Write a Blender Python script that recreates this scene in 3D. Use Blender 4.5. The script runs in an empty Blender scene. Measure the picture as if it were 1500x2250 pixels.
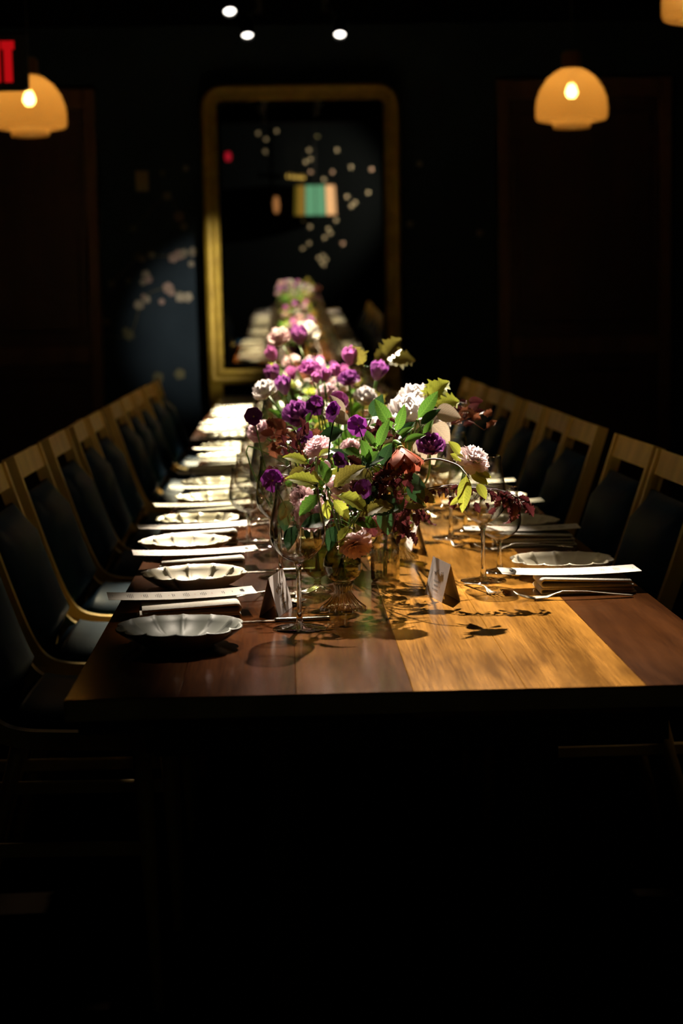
import bpy, math, random
from mathutils import Vector, Matrix, Euler
random.seed(7)
SC = bpy.context.scene
COL = SC.collection
V = Vector

# ------------------------------------------------------------------ camera
FPX, ROLL, PITCH, YAW = 3750.0, 0.018, math.radians(6.6956), math.radians(1.8218)
CAM = V((0, 0, 1.24))
_d = V((math.sin(YAW)*math.cos(PITCH), math.cos(YAW)*math.cos(PITCH), -math.sin(PITCH)))
_r = V((math.cos(YAW), -math.sin(YAW), 0))
_u = _r.cross(_d)
_R = _r*math.cos(ROLL) - _u*math.sin(ROLL)
_U = _u*math.cos(ROLL) + _r*math.sin(ROLL)
cd = bpy.data.cameras.new('camera')
cam = bpy.data.objects.new('camera', cd); COL.objects.link(cam)
m = Matrix((_R, _U, -_d)).transposed().to_4x4(); m.translation = CAM
cam.matrix_world = m
cd.sensor_fit = 'VERTICAL'; cd.sensor_height = 36.0; cd.lens = FPX/2250*36
cd.clip_start = 0.05; cd.clip_end = 100
cd.dof.use_dof = True; cd.dof.focus_distance = 2.78; cd.dof.aperture_fstop = 4.3
SC.camera = cam

def ray(x, y): return _d + _R*((x-750)/FPX) - _U*((y-1125)/FPX)
def atz(x, y, z):
    v = ray(x, y); return CAM + v*((z-CAM.z)/v.z)
def atY(x, y, Y):
    v = ray(x, y); return CAM + v*(Y/v.y)

# ------------------------------------------------------------------ world, exposure, lights
w = bpy.data.worlds.new('night_room'); SC.world = w; w.use_nodes = True
w.node_tree.nodes['Background'].inputs[0].default_value = (0.3, 0.4, 0.6, 1)
w.node_tree.nodes['Background'].inputs[1].default_value = 0.0
SC.view_settings.view_transform = 'Standard'; SC.view_settings.look = 'None'
SC.view_settings.gamma = 1; SC.view_settings.use_curve_mapping = False
SC.view_settings.exposure = 0.0
cy = SC.cycles
cy.max_bounces = 10; cy.diffuse_bounces = 3; cy.glossy_bounces = 6; cy.transmission_bounces = 8
cy.transparent_max_bounces = 32; cy.sample_clamp_indirect = 3.0
cy.caustics_reflective = False; cy.caustics_refractive = False

def spot(name, loc, aim, power, deg, blend=0.35, col=(1, .80, .52), rad=.02):
    l = bpy.data.lights.new(name, 'SPOT'); l.energy = power; l.color = col
    l.spot_size = math.radians(deg); l.spot_blend = blend; l.shadow_soft_size = rad
    o = bpy.data.objects.new(name, l); COL.objects.link(o); o.location = loc
    o.rotation_euler = (V(aim)-V(loc)).to_track_quat('-Z', 'Y').to_euler(); return o

# (lamp position, aim point, watts, cone degrees, blend)
TRACK = [
    ((.34, 4.55, 2.79), (.315, 2.56, .75), 1850, 21.5, .8),
    ((-.16, 5.35, 2.79), (.08, 3.46, .75), 1800, 18.5, .4),
    ((.34, 6.25, 2.79), (.13, 4.40, .75), 1700, 23.5, .4),
    ((-.16, 7.25, 2.79), (.01, 5.75, .75), 2200, 20, .4),
    ((-.24, 8.87, 2.79), (-.03, 7.1, .75), 2900, 21, .45),
    ((-.165, 9.59, 2.79), (-.02, 8.2, .75), 3400, 23, .45),
    ((.345, 9.63, 2.79), (.28, 7.9, .75), 3000, 25, .5),
]
TRACK.append(((-.16, 3.55, 2.79), (-.02, 2.70, .75), 230, 15.5, .6))  # weak fill beam added to soften the near left corner
for i, (p, a, pw, dg, bl) in enumerate(TRACK):
    d = (V(a)-V(p)).normalized()
    spot('track_beam', V(p)+d*.075, a, pw, dg, bl, (1, .86, .68) if a[1] < 4 else (1, .88, .56))
spot('mural_beam', (.45, 7.9, 2.85), (-.47, 10.8, 1.22), 380, 18, 1.0, (1, .92, .8))
spot('rear_wall_beam', (1.9, -1.5, 2.2), (.2, -3.19, 2.0), 420, 75, .6, (1, .86, .6))  # unseen spot added so the rear blossoms show in the mirror

# fill light added for the chairs, as from further unseen pendants
def fill_light(loc, power):
    l = bpy.data.lights.new('pendant_fill', 'POINT'); l.energy = power; l.color = (1, .72, .38); l.shadow_soft_size = .1
    o = bpy.data.objects.new('pendant_fill', l); COL.objects.link(o); o.location = loc
fill_light((1.22, 5.0, 2.25), 5.5); fill_light((1.30, 3.3, 2.2), 2); fill_light((-1.07, 5.25, 2.2), 2.2)

# ------------------------------------------------------------------ helpers
class MB:
    def __init__(s): s.v = []; s.f = []
    def add(s, vs, fs, M=None):
        o = len(s.v)
        s.v += [tuple(M @ V(p)) if M is not None else tuple(p) for p in vs]
        s.f += [tuple(i+o for i in q) for q in fs]; return s
    def box(s, c, d, M=None, bev=0.0):
        x, y, z = d[0]/2, d[1]/2, d[2]/2; b = min(bev, x*.9, y*.9, z*.9)
        if b <= 0:
            vs = [(c[0]+i*x, c[1]+j*y, c[2]+k*z) for k in (-1, 1) for j in (-1, 1) for i in (-1, 1)]
            return s.add(vs, [(0, 2, 3, 1), (4, 5, 7, 6), (0, 1, 5, 4), (2, 6, 7, 3), (0, 4, 6, 2), (1, 3, 7, 5)], M)
        vs, fs = [], []
        rings = [(-z, x-b, y-b), (-z+b, x, y), (z-b, x, y), (z, x-b, y-b)]
        for zz, xx, yy in rings:
            xx2, yy2 = xx, yy
            for px, py in ((xx2-b, -yy2), (xx2, -yy2+b), (xx2, yy2-b), (xx2-b, yy2), (-xx2+b, yy2), (-xx2, yy2-b), (-xx2, -yy2+b), (-xx2+b, -yy2)):
                vs.append((c[0]+px, c[1]+py, c[2]+zz))
        for k in range(3):
            for i in range(8):
                j = (i+1) % 8; fs.append((k*8+i, k*8+j, k*8+8+j, k*8+8+i))
        fs.append(tuple(range(7, -1, -1))); fs.append(tuple(range(24, 32)))
        return s.add(vs, fs, M)
    def lathe(s, prof, n=32, M=None, rf=None, cap=False):
        vs, fs = [], []
        for k, (r, z) in enumerate(prof):
            for i in range(n):
                a = 2*math.pi*i/n
                rr, zz = (r, z) if rf is None else rf(r, z, a, k)
                vs.append((rr*math.cos(a), rr*math.sin(a), zz))
        for k in range(len(prof)-1):
            for i in range(n):
                j = (i+1) % n; fs.append((k*n+i, k*n+j, k*n+n+j, k*n+n+i))
        if cap:
            fs.append(tuple(range(n-1, -1, -1))); fs.append(tuple((len(prof)-1)*n+i for i in range(n)))
        return s.add(vs, fs, M)
    def tube(s, pts, rad, n=6, M=None):
        pts = [V(p) for p in pts]; N = len(pts)
        rs = rad if isinstance(rad, (list, tuple)) else [rad]*N
        vs, fs = [], []; up = None
        for i, p in enumerate(pts):
            t = (pts[min(i+1, N-1)]-pts[max(i-1, 0)])
            t = t.normalized() if t.length > 1e-9 else V((0, 0, 1))
            if up is None: up = V((0, 0, 1)) if abs(t.z) < .9 else V((1, 0, 0))
            a = (up - t*up.dot(t)); a = a.normalized() if a.length > 1e-6 else t.orthogonal().normalized()
            up = a; b = t.cross(a)
            for k in range(n):
                q = 2*math.pi*k/n; vs.append(p + (a*math.cos(q)+b*math.sin(q))*rs[i])
        for i in range(N-1):
            for k in range(n):
                j = (k+1) % n; fs.append((i*n+k, i*n+j, i*n+n+j, i*n+n+k))
        fs.append(tuple(range(n-1, -1, -1))); fs.append(tuple((N-1)*n+k for k in range(n)))
        return s.add(vs, fs, M)
    def strip(s, prof, y0, y1, M=None, closed=True):
        """closed x-z outline extruded along y"""
        n = len(prof); vs = [(x, y0, z) for x, z in prof] + [(x, y1, z) for x, z in prof]
        fs = [(i, (i+1) % n, n+(i+1) % n, n+i) for i in range(n if closed else n-1)]
        if closed: fs += [tuple(range(n-1, -1, -1)), tuple(range(n, 2*n))]
        return s.add(vs, fs, M)
    def mesh(s, name, mat, smooth=True):
        me = bpy.data.meshes.new(name); me.from_pydata(s.v, [], s.f)
        if mat: me.materials.append(mat)
        if smooth: me.polygons.foreach_set('use_smooth', [True]*len(me.polygons))
        me.update(); return me

WM = {}                                              # world matrices kept by hand
def link(name, me, parent=None, M=None):
    o = bpy.data.objects.new(name, me); COL.objects.link(o)
    M = Matrix.Identity(4) if M is None else M
    WM[o] = M
    if parent is not None:
        o.parent = parent; o.matrix_basis = WM[parent].inverted() @ M
    else: o.matrix_basis = M
    return o
def T(x, y=None, z=None): return Matrix.Translation(V((x, y, z)) if y is not None else V(x))
def RZ(a): return Matrix.Rotation(a, 4, 'Z')
def tag(o, label, cat, group=None):
    o['label'] = label; o['category'] = cat
    if group: o['group'] = group
    return o
def thing(name, label, cat, M, group=None): return tag(link(name, None, None, M), label, cat, group)
def struct(name, mb, mat, smooth=False, parent=None, M=None):
    o = link(name, mb.mesh(name, mat, smooth), parent, M)
    if parent is None: o['kind'] = 'structure'
    return o
def frame(p, z, x=None, s=1.0):
    """matrix at p whose z axis is z and x axis near x"""
    z = V(z).normalized()
    x = V(x) if x is not None else z.orthogonal()
    x = x - z*x.dot(z)
    x = x.normalized() if x.length > 1e-6 else z.orthogonal().normalized()
    y = z.cross(x)
    M = Matrix((x*s, y*s, z*s)).transposed().to_4x4(); M.translation = V(p); return M
def spline(pts, n=6):
    P = [V(p) for p in pts]
    if len(P) < 3: return [P[0].lerp(P[-1], i/n) for i in range(n+1)]
    out = []
    for i in range(len(P)-1):
        a, b, c, d = P[max(i-1, 0)], P[i], P[i+1], P[min(i+2, len(P)-1)]
        for k in range(n):
            t = k/n
            out.append(.5*((2*b)+(c-a)*t+(2*a-5*b+4*c-d)*t*t+(3*b-a-3*c+d)*t**3))
    out.append(P[-1]); return out
ORD = ['first', 'second', 'third', 'fourth', 'fifth', 'sixth', 'seventh', 'eighth', 'ninth', 'tenth', 'eleventh', 'twelfth', 'thirteenth', 'fourteenth', 'fifteenth', 'sixteenth', 'seventeenth', 'eighteenth']

# ------------------------------------------------------------------ materials
def newmat(name):
    mt = bpy.data.materials.new(name); mt.use_nodes = True
    nt = mt.node_tree; nt.nodes.clear(); out = nt.nodes.new('ShaderNodeOutputMaterial')
    return mt, nt, out
def mixrgb(nt, a, b, fac):
    n = nt.nodes.new('ShaderNodeMix'); n.data_type = 'RGBA'
    n.inputs[6].default_value = (*a, 1); n.inputs[7].default_value = (*b, 1)
    nt.links.new(fac, n.inputs[0]); return n.outputs[2]
def noise(nt, scale, detail=4, stretch=None, coord='Object'):
    tc = nt.nodes.new('ShaderNodeTexCoord'); mp = nt.nodes.new('ShaderNodeMapping')
    nt.links.new(tc.outputs[coord], mp.inputs[0])
    if stretch: mp.inputs['Scale'].default_value = stretch
    n = nt.nodes.new('ShaderNodeTexNoise'); n.inputs['Scale'].default_value = scale; n.inputs['Detail'].default_value = detail
    nt.links.new(mp.outputs[0], n.inputs['Vector']); return n.outputs[0]
def ramp(nt, f, a, b):
    r = nt.nodes.new('ShaderNodeMapRange'); r.inputs[1].default_value = a; r.inputs[2].default_value = b
    nt.links.new(f, r.inputs[0]); return r.outputs[0]
def pbr(name, c, c2=None, rough=.5, metal=0.0, spec=.5, nscale=20, bump=0.0, stretch=None, coat=0.0, lo=.35, hi=.65):
    mt, nt, out = newmat(name)
    b = nt.nodes.new('ShaderNodeBsdfPrincipled'); nt.links.new(b.outputs[0], out.inputs[0])
    b.inputs['Base Color'].default_value = (*c, 1); b.inputs['Roughness'].default_value = rough
    b.inputs['Metallic'].default_value = metal; b.inputs['Specular IOR Level'].default_value = spec
    b.inputs['Coat Weight'].default_value = coat
    f = noise(nt, nscale, 5, stretch)
    if c2: nt.links.new(mixrgb(nt, c, c2, ramp(nt, f, lo, hi)), b.inputs['Base Color'])
    if bump:
        bp = nt.nodes.new('ShaderNodeBump'); bp.inputs['Strength'].default_value = bump; bp.inputs['Distance'].default_value = .002
        nt.links.new(f, bp.inputs['Height']); nt.links.new(bp.outputs[0], b.inputs['Normal'])
    return mt
def petalmat(name, c, c2=None, trans=.42, rough=.5, nscale=60, spec=.3, veins=False):
    mt, nt, out = newmat(name)
    b = nt.nodes.new('ShaderNodeBsdfPrincipled'); b.inputs['Roughness'].default_value = rough
    b.inputs['Specular IOR Level'].default_value = spec
    t = nt.nodes.new('ShaderNodeBsdfTranslucent'); mx = nt.nodes.new('ShaderNodeMixShader'); mx.inputs[0].default_value = trans
    nt.links.new(b.outputs[0], mx.inputs[1]); nt.links.new(t.outputs[0], mx.inputs[2]); nt.links.new(mx.outputs[0], out.inputs[0])
    f = ramp(nt, noise(nt, nscale, 4), .35, .65)
    col = mixrgb(nt, c, c2 or tuple(q*.6 for q in c), f)
    def mth(op, a, b):
        n = nt.nodes.new('ShaderNodeMath'); n.operation = op
        for k, q in enumerate((a, b)):
            if isinstance(q, (int, float)): n.inputs[k].default_value = q
            else: nt.links.new(q, n.inputs[k])
        return n.outputs[0]
    tc = nt.nodes.new('ShaderNodeTexCoord'); sp = nt.nodes.new('ShaderNodeSeparateXYZ'); nt.links.new(tc.outputs['Object'], sp.inputs[0])
    if veins:
        ay = mth('ABSOLUTE', sp.outputs[1], 0)
        fr = mth('FRACT', mth('MULTIPLY', mth('SUBTRACT', sp.outputs[0], mth('MULTIPLY', ay, .85)), 11), 0)
        side = mth('LESS_THAN', fr, .16); mid = mth('LESS_THAN', ay, .016)
        vn = mth('MULTIPLY', mth('MAXIMUM', side, mid), .26)
        mx2 = nt.nodes.new('ShaderNodeMix'); mx2.data_type = 'RGBA'; nt.links.new(vn, mx2.inputs[0]); nt.links.new(col, mx2.inputs[6])
        mx2.inputs[7].default_value = (min(1, c[0]*1.9+.03), min(1, c[1]*1.7+.03), min(1, c[2]*1.6+.02), 1); col = mx2.outputs[2]
    else:
        st = ramp(nt, noise(nt, 3.0, 3, (1.5, 16, 1)), .38, .62)
        mx2 = nt.nodes.new('ShaderNodeMix'); mx2.data_type = 'RGBA'; nt.links.new(mth('MULTIPLY', st, .45), mx2.inputs[0]); nt.links.new(col, mx2.inputs[6])
        mx2.inputs[7].default_value = (min(1, c[0]*1.35+.02), min(1, c[1]*1.35+.02), min(1, c[2]*1.35+.02), 1); col = mx2.outputs[2]
    nt.links.new(col, b.inputs['Base Color']); nt.links.new(col, t.inputs['Color'])
    return mt
def thinglass(name, tint=(1, 1, 1), edge=(.55, .52, .45), refl=1.0):
    """thin clear wall: light passes, Fresnel reflections, walls seen edge-on absorb more"""
    mt, nt, out = newmat(name)
    lw = nt.nodes.new('ShaderNodeLayerWeight'); lw.inputs[0].default_value = .5      # Facing = 1-|cos|, same for both sides of the wall
    pw = nt.nodes.new('ShaderNodeMath'); pw.operation = 'POWER'; pw.inputs[1].default_value = 2.6
    nt.links.new(lw.outputs['Facing'], pw.inputs[0])
    tr = nt.nodes.new('ShaderNodeBsdfTransparent'); nt.links.new(mixrgb(nt, tint, edge, pw.outputs[0]), tr.inputs[0])
    gl = nt.nodes.new('ShaderNodeBsdfGlossy'); gl.inputs['Roughness'].default_value = .02
    ml = nt.nodes.new('ShaderNodeMath'); ml.operation = 'MULTIPLY_ADD'; ml.use_clamp = True
    ml.inputs[1].default_value = .62*refl; ml.inputs[2].default_value = .055*refl
    nt.links.new(pw.outputs[0], ml.inputs[0])
    mx = nt.nodes.new('ShaderNodeMixShader'); nt.links.new(ml.outputs[0], mx.inputs[0])
    nt.links.new(tr.outputs[0], mx.inputs[1]); nt.links.new(gl.outputs[0], mx.inputs[2]); nt.links.new(mx.outputs[0], out.inputs[0])
    return mt
def emis(name, c, s):
    mt, nt, out = newmat(name); e = nt.nodes.new('ShaderNodeEmission')
    e.inputs[0].default_value = (*c, 1); e.inputs[1].default_value = s; nt.links.new(e.outputs[0], out.inputs[0]); return mt
def glassmat(name, c=(1, 1, 1), rough=0.0, ior=1.48):
    mt, nt, out = newmat(name); g = nt.nodes.new('ShaderNodeBsdfGlass')
    g.inputs['Color'].default_value = (*c, 1); g.inputs['Roughness'].default_value = rough; g.inputs['IOR'].default_value = ior
    nt.links.new(g.outputs[0], out.inputs[0]); return mt
def woodmat(name, a, b, rough=.36, seed=0.0):
    mt, nt, out = newmat(name)
    bs = nt.nodes.new('ShaderNodeBsdfPrincipled'); nt.links.new(bs.outputs[0], out.inputs[0]); bs.inputs['Specular IOR Level'].default_value = .25
    tc = nt.nodes.new('ShaderNodeTexCoord'); mp = nt.nodes.new('ShaderNodeMapping')
    nt.links.new(tc.outputs['Object'], mp.inputs[0]); mp.inputs['Location'].default_value = (seed*3.1, seed*7.7, seed)
    mp.inputs['Scale'].default_value = (13, 1.1, 8)
    n1 = nt.nodes.new('ShaderNodeTexNoise'); n1.inputs['Scale'].default_value = 1.6; n1.inputs['Detail'].default_value = 8; n1.inputs['Distortion'].default_value = .7
    nt.links.new(mp.outputs[0], n1.inputs['Vector'])
    n2 = noise(nt, 5.0, 3, (1, .5, 1))
    ad = nt.nodes.new('ShaderNodeMath'); ad.operation = 'MULTIPLY_ADD'; ad.inputs[1].default_value = .55; nt.links.new(n2, ad.inputs[0])
    m2 = nt.nodes.new('ShaderNodeMath'); m2.operation = 'MULTIPLY'; m2.inputs[1].default_value = .5; nt.links.new(n1.outputs[0], m2.inputs[0])
    nt.links.new(m2.outputs[0], ad.inputs[2])
    fine = noise(nt, 9.0, 6, (40, 1.2, 8)); fm = nt.nodes.new('ShaderNodeMath'); fm.operation = 'MULTIPLY_ADD'; fm.inputs[1].default_value = .35; fm.inputs[2].default_value = -.175
    nt.links.new(fine, fm.inputs[0]); a2 = nt.nodes.new('ShaderNodeMath'); nt.links.new(ad.outputs[0], a2.inputs[0]); nt.links.new(fm.outputs[0], a2.inputs[1])
    nt.links.new(mixrgb(nt, a, b, ramp(nt, a2.outputs[0], .40, .64)), bs.inputs['Base Color'])
    rr = nt.nodes.new('ShaderNodeMapRange'); rr.inputs[3].default_value = rough-.03; rr.inputs[4].default_value = rough+.03
    nt.links.new(n1.outputs[0], rr.inputs[0]); nt.links.new(rr.outputs[0], bs.inputs['Roughness'])
    bp = nt.nodes.new('ShaderNodeBump'); bp.inputs['Strength'].default_value = .05; bp.inputs['Distance'].default_value = .0015
    nt.links.new(n1.outputs[0], bp.inputs['Height']); nt.links.new(bp.outputs[0], bs.inputs['Normal'])
    return mt

M = {}
M['walnut'] = woodmat('walnut', (.020, .0050, .0008), (.056, .0155, .0026), .15, 1)
M['walnut2'] = woodmat('walnut_red', (.018, .0050, .0007), (.046, .0138, .0020), .15, 2)
M['mid'] = woodmat('mid_wood', (.030, .0095, .0012), (.072, .0245, .0032), .15, 3)
M['gold'] = woodmat('honey_wood', (.095, .038, .0030), (.32, .145, .021), .16, 4)
M['edge'] = pbr('edge_highlight_tone', (.80, .62, .40), (.55, .40, .22), .35, nscale=14)  # pale tone paints the highlight of the rounded front edge
M['darkwood'] = pbr('dark_wood', (.018, .011, .007), (.010, .006, .004), .5, nscale=9, stretch=(1, 1, .1))
M['chairwood'] = pbr('chair_wood', (.82, .55, .16), (.62, .40, .11), .42, nscale=12, stretch=(1, 1, .15))
M['navy'] = pbr('navy_leather', (.002, .017, .042), (.0015, .011, .028), .45, spec=.1, nscale=120, bump=.15)
M['plate'] = pbr('cream_glaze', (.72, .66, .52), (.62, .56, .43), .3, nscale=14, spec=.2)
M['plate_grey'] = pbr('grey_glaze', (.17, .175, .16), (.11, .115, .10), .45, nscale=14, spec=.2)
M['linen'] = pbr('linen', (.74, .70, .62), (.66, .62, .54), .85, spec=.1, nscale=300, bump=.3)
M['paper'] = pbr('paper', (.60, .56, .51), (.57, .53, .48), .8, spec=.1, nscale=80)
M['card'] = pbr('card_paper', (.62, .56, .55), (.58, .53, .52), .8, nscale=80)
M['ink'] = pbr('ink', (.08, .075, .075), rough=.8)
M['ink_soft'] = pbr('soft_ink', (.22, .20, .20), rough=.8)
M['redink'] = pbr('red_ink', (.38, .14, .11), rough=.8)
M['silver'] = pbr('silver', (.78, .72, .62), (.62, .56, .46), .22, 1.0, nscale=30)
M['glass'] = thinglass('wine_glass', (.985, .985, .98), (.05, .045, .035), 1.25)
M['glass_solid'] = glassmat('solid_glass')
M['vase_glass'] = thinglass('vase_glass', (.86, .87, .74), (.45, .45, .28), 1.2)
M['jar_glass'] = thinglass('jar_glass', (.96, .94, .90), (.40, .36, .32), 2.2)
M['gilt'] = pbr('gilt', (.55, .36, .035), (.38, .24, .02), .42, .25, nscale=10, bump=.2)
M['mirror'] = pbr('mirror_silver', (.94, .94, .90), rough=.012, metal=1.0)
M['wall'] = pbr('navy_wall', (.020, .032, .042), (.014, .023, .031), .7, spec=.1, nscale=3)
M['wallside'] = pbr('dark_wall', (.002, .0025, .003), rough=.9, spec=0)
M['ceiling'] = pbr('black_ceiling', (.004, .004, .0045), rough=.9, spec=0)
M['floor'] = pbr('dark_floor', (.0020, .0013, .001), (.0012, .0008, .0006), .8, spec=0, nscale=6, stretch=(1, .1, 1))
M['panel'] = pbr('mahogany_panel', (.060, .018, .008), (.035, .010, .005), .5, nscale=6, stretch=(1, 1, .12))
M['trim'] = pbr('mahogany_trim', (.20, .085, .030), (.10, .040, .014), .45, nscale=7, stretch=(1, 1, .15))
M['bloss'] = pbr('mural_cream', (.36, .31, .21), (.28, .23, .16), .7, nscale=20)
M['bloss_p'] = pbr('mural_pink', (.33, .22, .17), rough=.7)
M['bloss_g'] = pbr('mural_leaf', (.11, .10, .04), rough=.7)
M['brass'] = pbr('brass', (.55, .38, .12), (.4, .26, .07), .35, .9, nscale=10)
M['switch'] = pbr('switch_plate', (.55, .42, .18), rough=.4)
M['black'] = pbr('black_metal', (.004, .004, .0045), rough=.6, spec=.15)
M['lens'] = emis('lamp_lens', (1, .93, .82), 5.0)
M['bulb'] = emis('bulb', (1, .72, .36), 95.0)
M['red'] = emis('exit_red', (1, .008, .012), .42)
M['sg'] = petalmat('stem_green', (.10, .20, .035), (.06, .13, .02), .15, .45, 40)
M['twig'] = pbr('twig', (.13, .085, .05), (.06, .035, .02), .6, nscale=60, bump=.4)
M['violet'] = petalmat('viola_purple', (.20, .030, .22), (.11, .012, .15), .4, .55, 120)
M['violet_d'] = petalmat('viola_dark', (.10, .012, .11), (.05, .006, .07), .35, .55, 120)
M['tulip'] = petalmat('tulip_purple', (.36, .105, .36), (.20, .04, .23), .35, .35, 70, .5)
M['tulip_p'] = petalmat('tulip_magenta', (.58, .17, .48), (.42, .10, .38), .4, .4, 70)
M['pink'] = petalmat('cherry_pink', (.90, .66, .70), (.84, .54, .60), .35, .6, 60)
M['blush'] = petalmat('cherry_blush', (.93, .80, .80), (.90, .70, .72), .42, .6, 60)
M['white'] = petalmat('peony_white', (.96, .91, .89), (.94, .84, .82), .35, .6, 30)
M['rust'] = petalmat('hellebore_rust', (.26, .055, .035), (.40, .14, .08), .35, .45, 50)
M['yel'] = petalmat('stamens', (.62, .50, .12), None, .2)
M['leaf'] = petalmat('leaf_green', (.10, .23, .03), (.055, .14, .02), .38, .35, 50, .5, veins=True)
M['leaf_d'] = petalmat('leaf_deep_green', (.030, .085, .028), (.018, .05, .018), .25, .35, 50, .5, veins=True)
M['leaf_y'] = petalmat('leaf_yellow_green', (.34, .36, .05), (.22, .26, .03), .45, .4, 50, .4, veins=True)
M['leaf_o'] = petalmat('leaf_olive', (.16, .14, .025), (.10, .085, .015), .4, .4, 40, .4, veins=True)
M['nine'] = petalmat('ninebark_red', (.075, .014, .016), (.035, .006, .010), .3, .4, 70, .5, veins=True)
M['brownleaf'] = petalmat('russet_leaf', (.24, .085, .04), (.14, .045, .025), .35, .5, 60, veins=True)
M['beige'] = petalmat('pale_leaf_back', (.48, .40, .30), (.38, .30, .22), .35, .6, 40, veins=True)

# ------------------------------------------------------------------ room
YW = 10.80
struct('floor', MB().box((.2, 3.8, -.05), (7, 15, .1)), M['floor'])
struct('ceiling', MB().box((.2, 3.8, 3.05), (7, 15, .1)), M['ceiling'])
struct('wall_left', MB().box((-2.9, 3.8, 1.5), (.1, 15, 3.0)), M['wallside'])
struct('wall_right', MB().box((3.3, 3.8, 1.5), (.1, 15, 3.0)), M['wallside'])
wb = struct('wall_back', MB().box((.2, YW+.05, 1.5), (6.1, .1, 3.0)), M['wall'])
wf = struct('wall_front', MB().box((.2, -3.25, 1.5), (6.1, .1, 3.0)), M['wallside'])

# mural blossoms: flat painted print, five petals each, on the wall
def blossom_mesh(name, mat, r=.024):
    b = MB()
    for k in range(5):
        a = 2*math.pi*k/5; c = (math.cos(a)*r*.55, math.sin(a)*r*.55)
        ring = [(c[0]+math.cos(q)*r*.48, c[1]+math.sin(q)*r*.48, 0) for q in [2*math.pi*i/8 for i in range(8)]]
        b.add(ring, [tuple(range(8))])
    return b.mesh(name, mat, False)
BL = [blossom_mesh('blossom', M['bloss']), blossom_mesh('blossom', M['bloss_p']), blossom_mesh('blossom', M['bloss_g'], .02)]
mural = [(367, 431, 0, 1.5), (393, 475, 1, 1.8), (404, 498, 0, 1.2), (293, 502, 2, 1.5), (303, 565, 2, 1.7), (312, 570, 0, 1), (332, 560, 0, 1.2), (380, 566, 1, 1.7),
         (392, 560, 1, 1.7), (403, 556, 0, 1.5), (424, 553, 0, 1.6), (420, 580, 0, 1), (320, 603, 0, 1.5), (326, 614, 1, 1.3), (314, 620, 0, 1.1), (246, 624, 2, 1.6), (369, 632, 1, 1.8), (376, 642, 1, 1.3),
         (396, 653, 0, 1.7), (412, 653, 0, 1.7), (305, 670, 0, 1.7), (322, 658, 0, 1.3), (316, 652, 1, 1), (283, 736, 2, 2.2), (276, 728, 2, 1.6), (234, 707, 2, 1.5), (214, 734, 2, 1.5), (395, 822, 2, 2.2), (347, 829, 2, 2.2), (355, 663, 1, 1.0),
         (357, 380, 2, 1.2), (408, 370, 0, 1), (281, 617, 2, 1.2), (900, 492, 0, 1.2), (1053, 512, 1, 1.2), (921, 360, 0, 1)]
for x, y, k, s in mural:
    p = atY(x, y, YW-.002)
    link('blossom', BL[k], wb, frame(p, (0, -1, 0), (1, 0, random.uniform(-1, 1)), s*.78))
def twig_print(pts):
    b = MB(); P = [atY(x, y, YW-.0015) for x, y in pts]
    b.tube(spline(P, 5), .003, 4); link('painted_twig', b.mesh('painted_twig', M['bloss_g']), wb)
twig_print([(215, 734), (283, 736), (316, 655), (369, 634), (412, 655)])
twig_print([(246, 624), (303, 566), (332, 562), (386, 562), (424, 553)])
twig_print([(293, 502), (367, 431), (393, 475), (404, 498)])

# panelled doors either side of the mirror
def door(name, x0, x1, ztop, label_y):
    d = struct(name, MB().box(((x0+x1)/2, YW-.02, ztop/2), (x1-x0, .04, ztop)), M['panel'])
    t = .075
    for nm, c, dm in (('door_stile', (x0+t/2, YW-.045, ztop/2), (t, .05, ztop)), ('door_stile', (x1-t/2, YW-.045, ztop/2), (t, .05, ztop)),
                      ('door_head', ((x0+x1)/2, YW-.045, ztop-.06), (x1-x0-2*t, .05, .12)), ('door_rail', ((x0+x1)/2, YW-.045, 1.0), (x1-x0-2*t, .035, .12))):
        link(nm, MB().box(c, dm, None, .008).mesh(nm, M['trim'], False), d)
    for zc, hh in ((ztop*.5+.47, ztop-1.35), (.5, .7)):
        link('door_panel', MB().box(((x0+x1)/2, YW-.045, zc), (x1-x0-2*t-.10, .02, hh), None, .01).mesh('door_panel', M['panel'], False), d)
    return d
door('door_1', -2.15, -1.13, 2.63, 0)
door('door_2', 1.35, 2.44, 2.65, 0)
struct('baseboard_back', MB().box((.11, YW-.015, .08), (2.4, .03, .16)), M['darkwood'])

p = atY(312, 398, YW-.01)
sw = thing('light_switch', 'pale double light switch plate on the dark blossom mural wall', 'switch', T(p))
link('switch_plate', MB().box((0, 0, 0), (.078, .012, .125), None, .004).mesh('switch_plate', M['switch'], False), sw, T(p))
for dx in (-.018, .018): link('toggle', MB().box((dx, -.010, 0), (.014, .012, .034), None, .003).mesh('toggle', M['switch'], False), sw, T(p))

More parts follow.
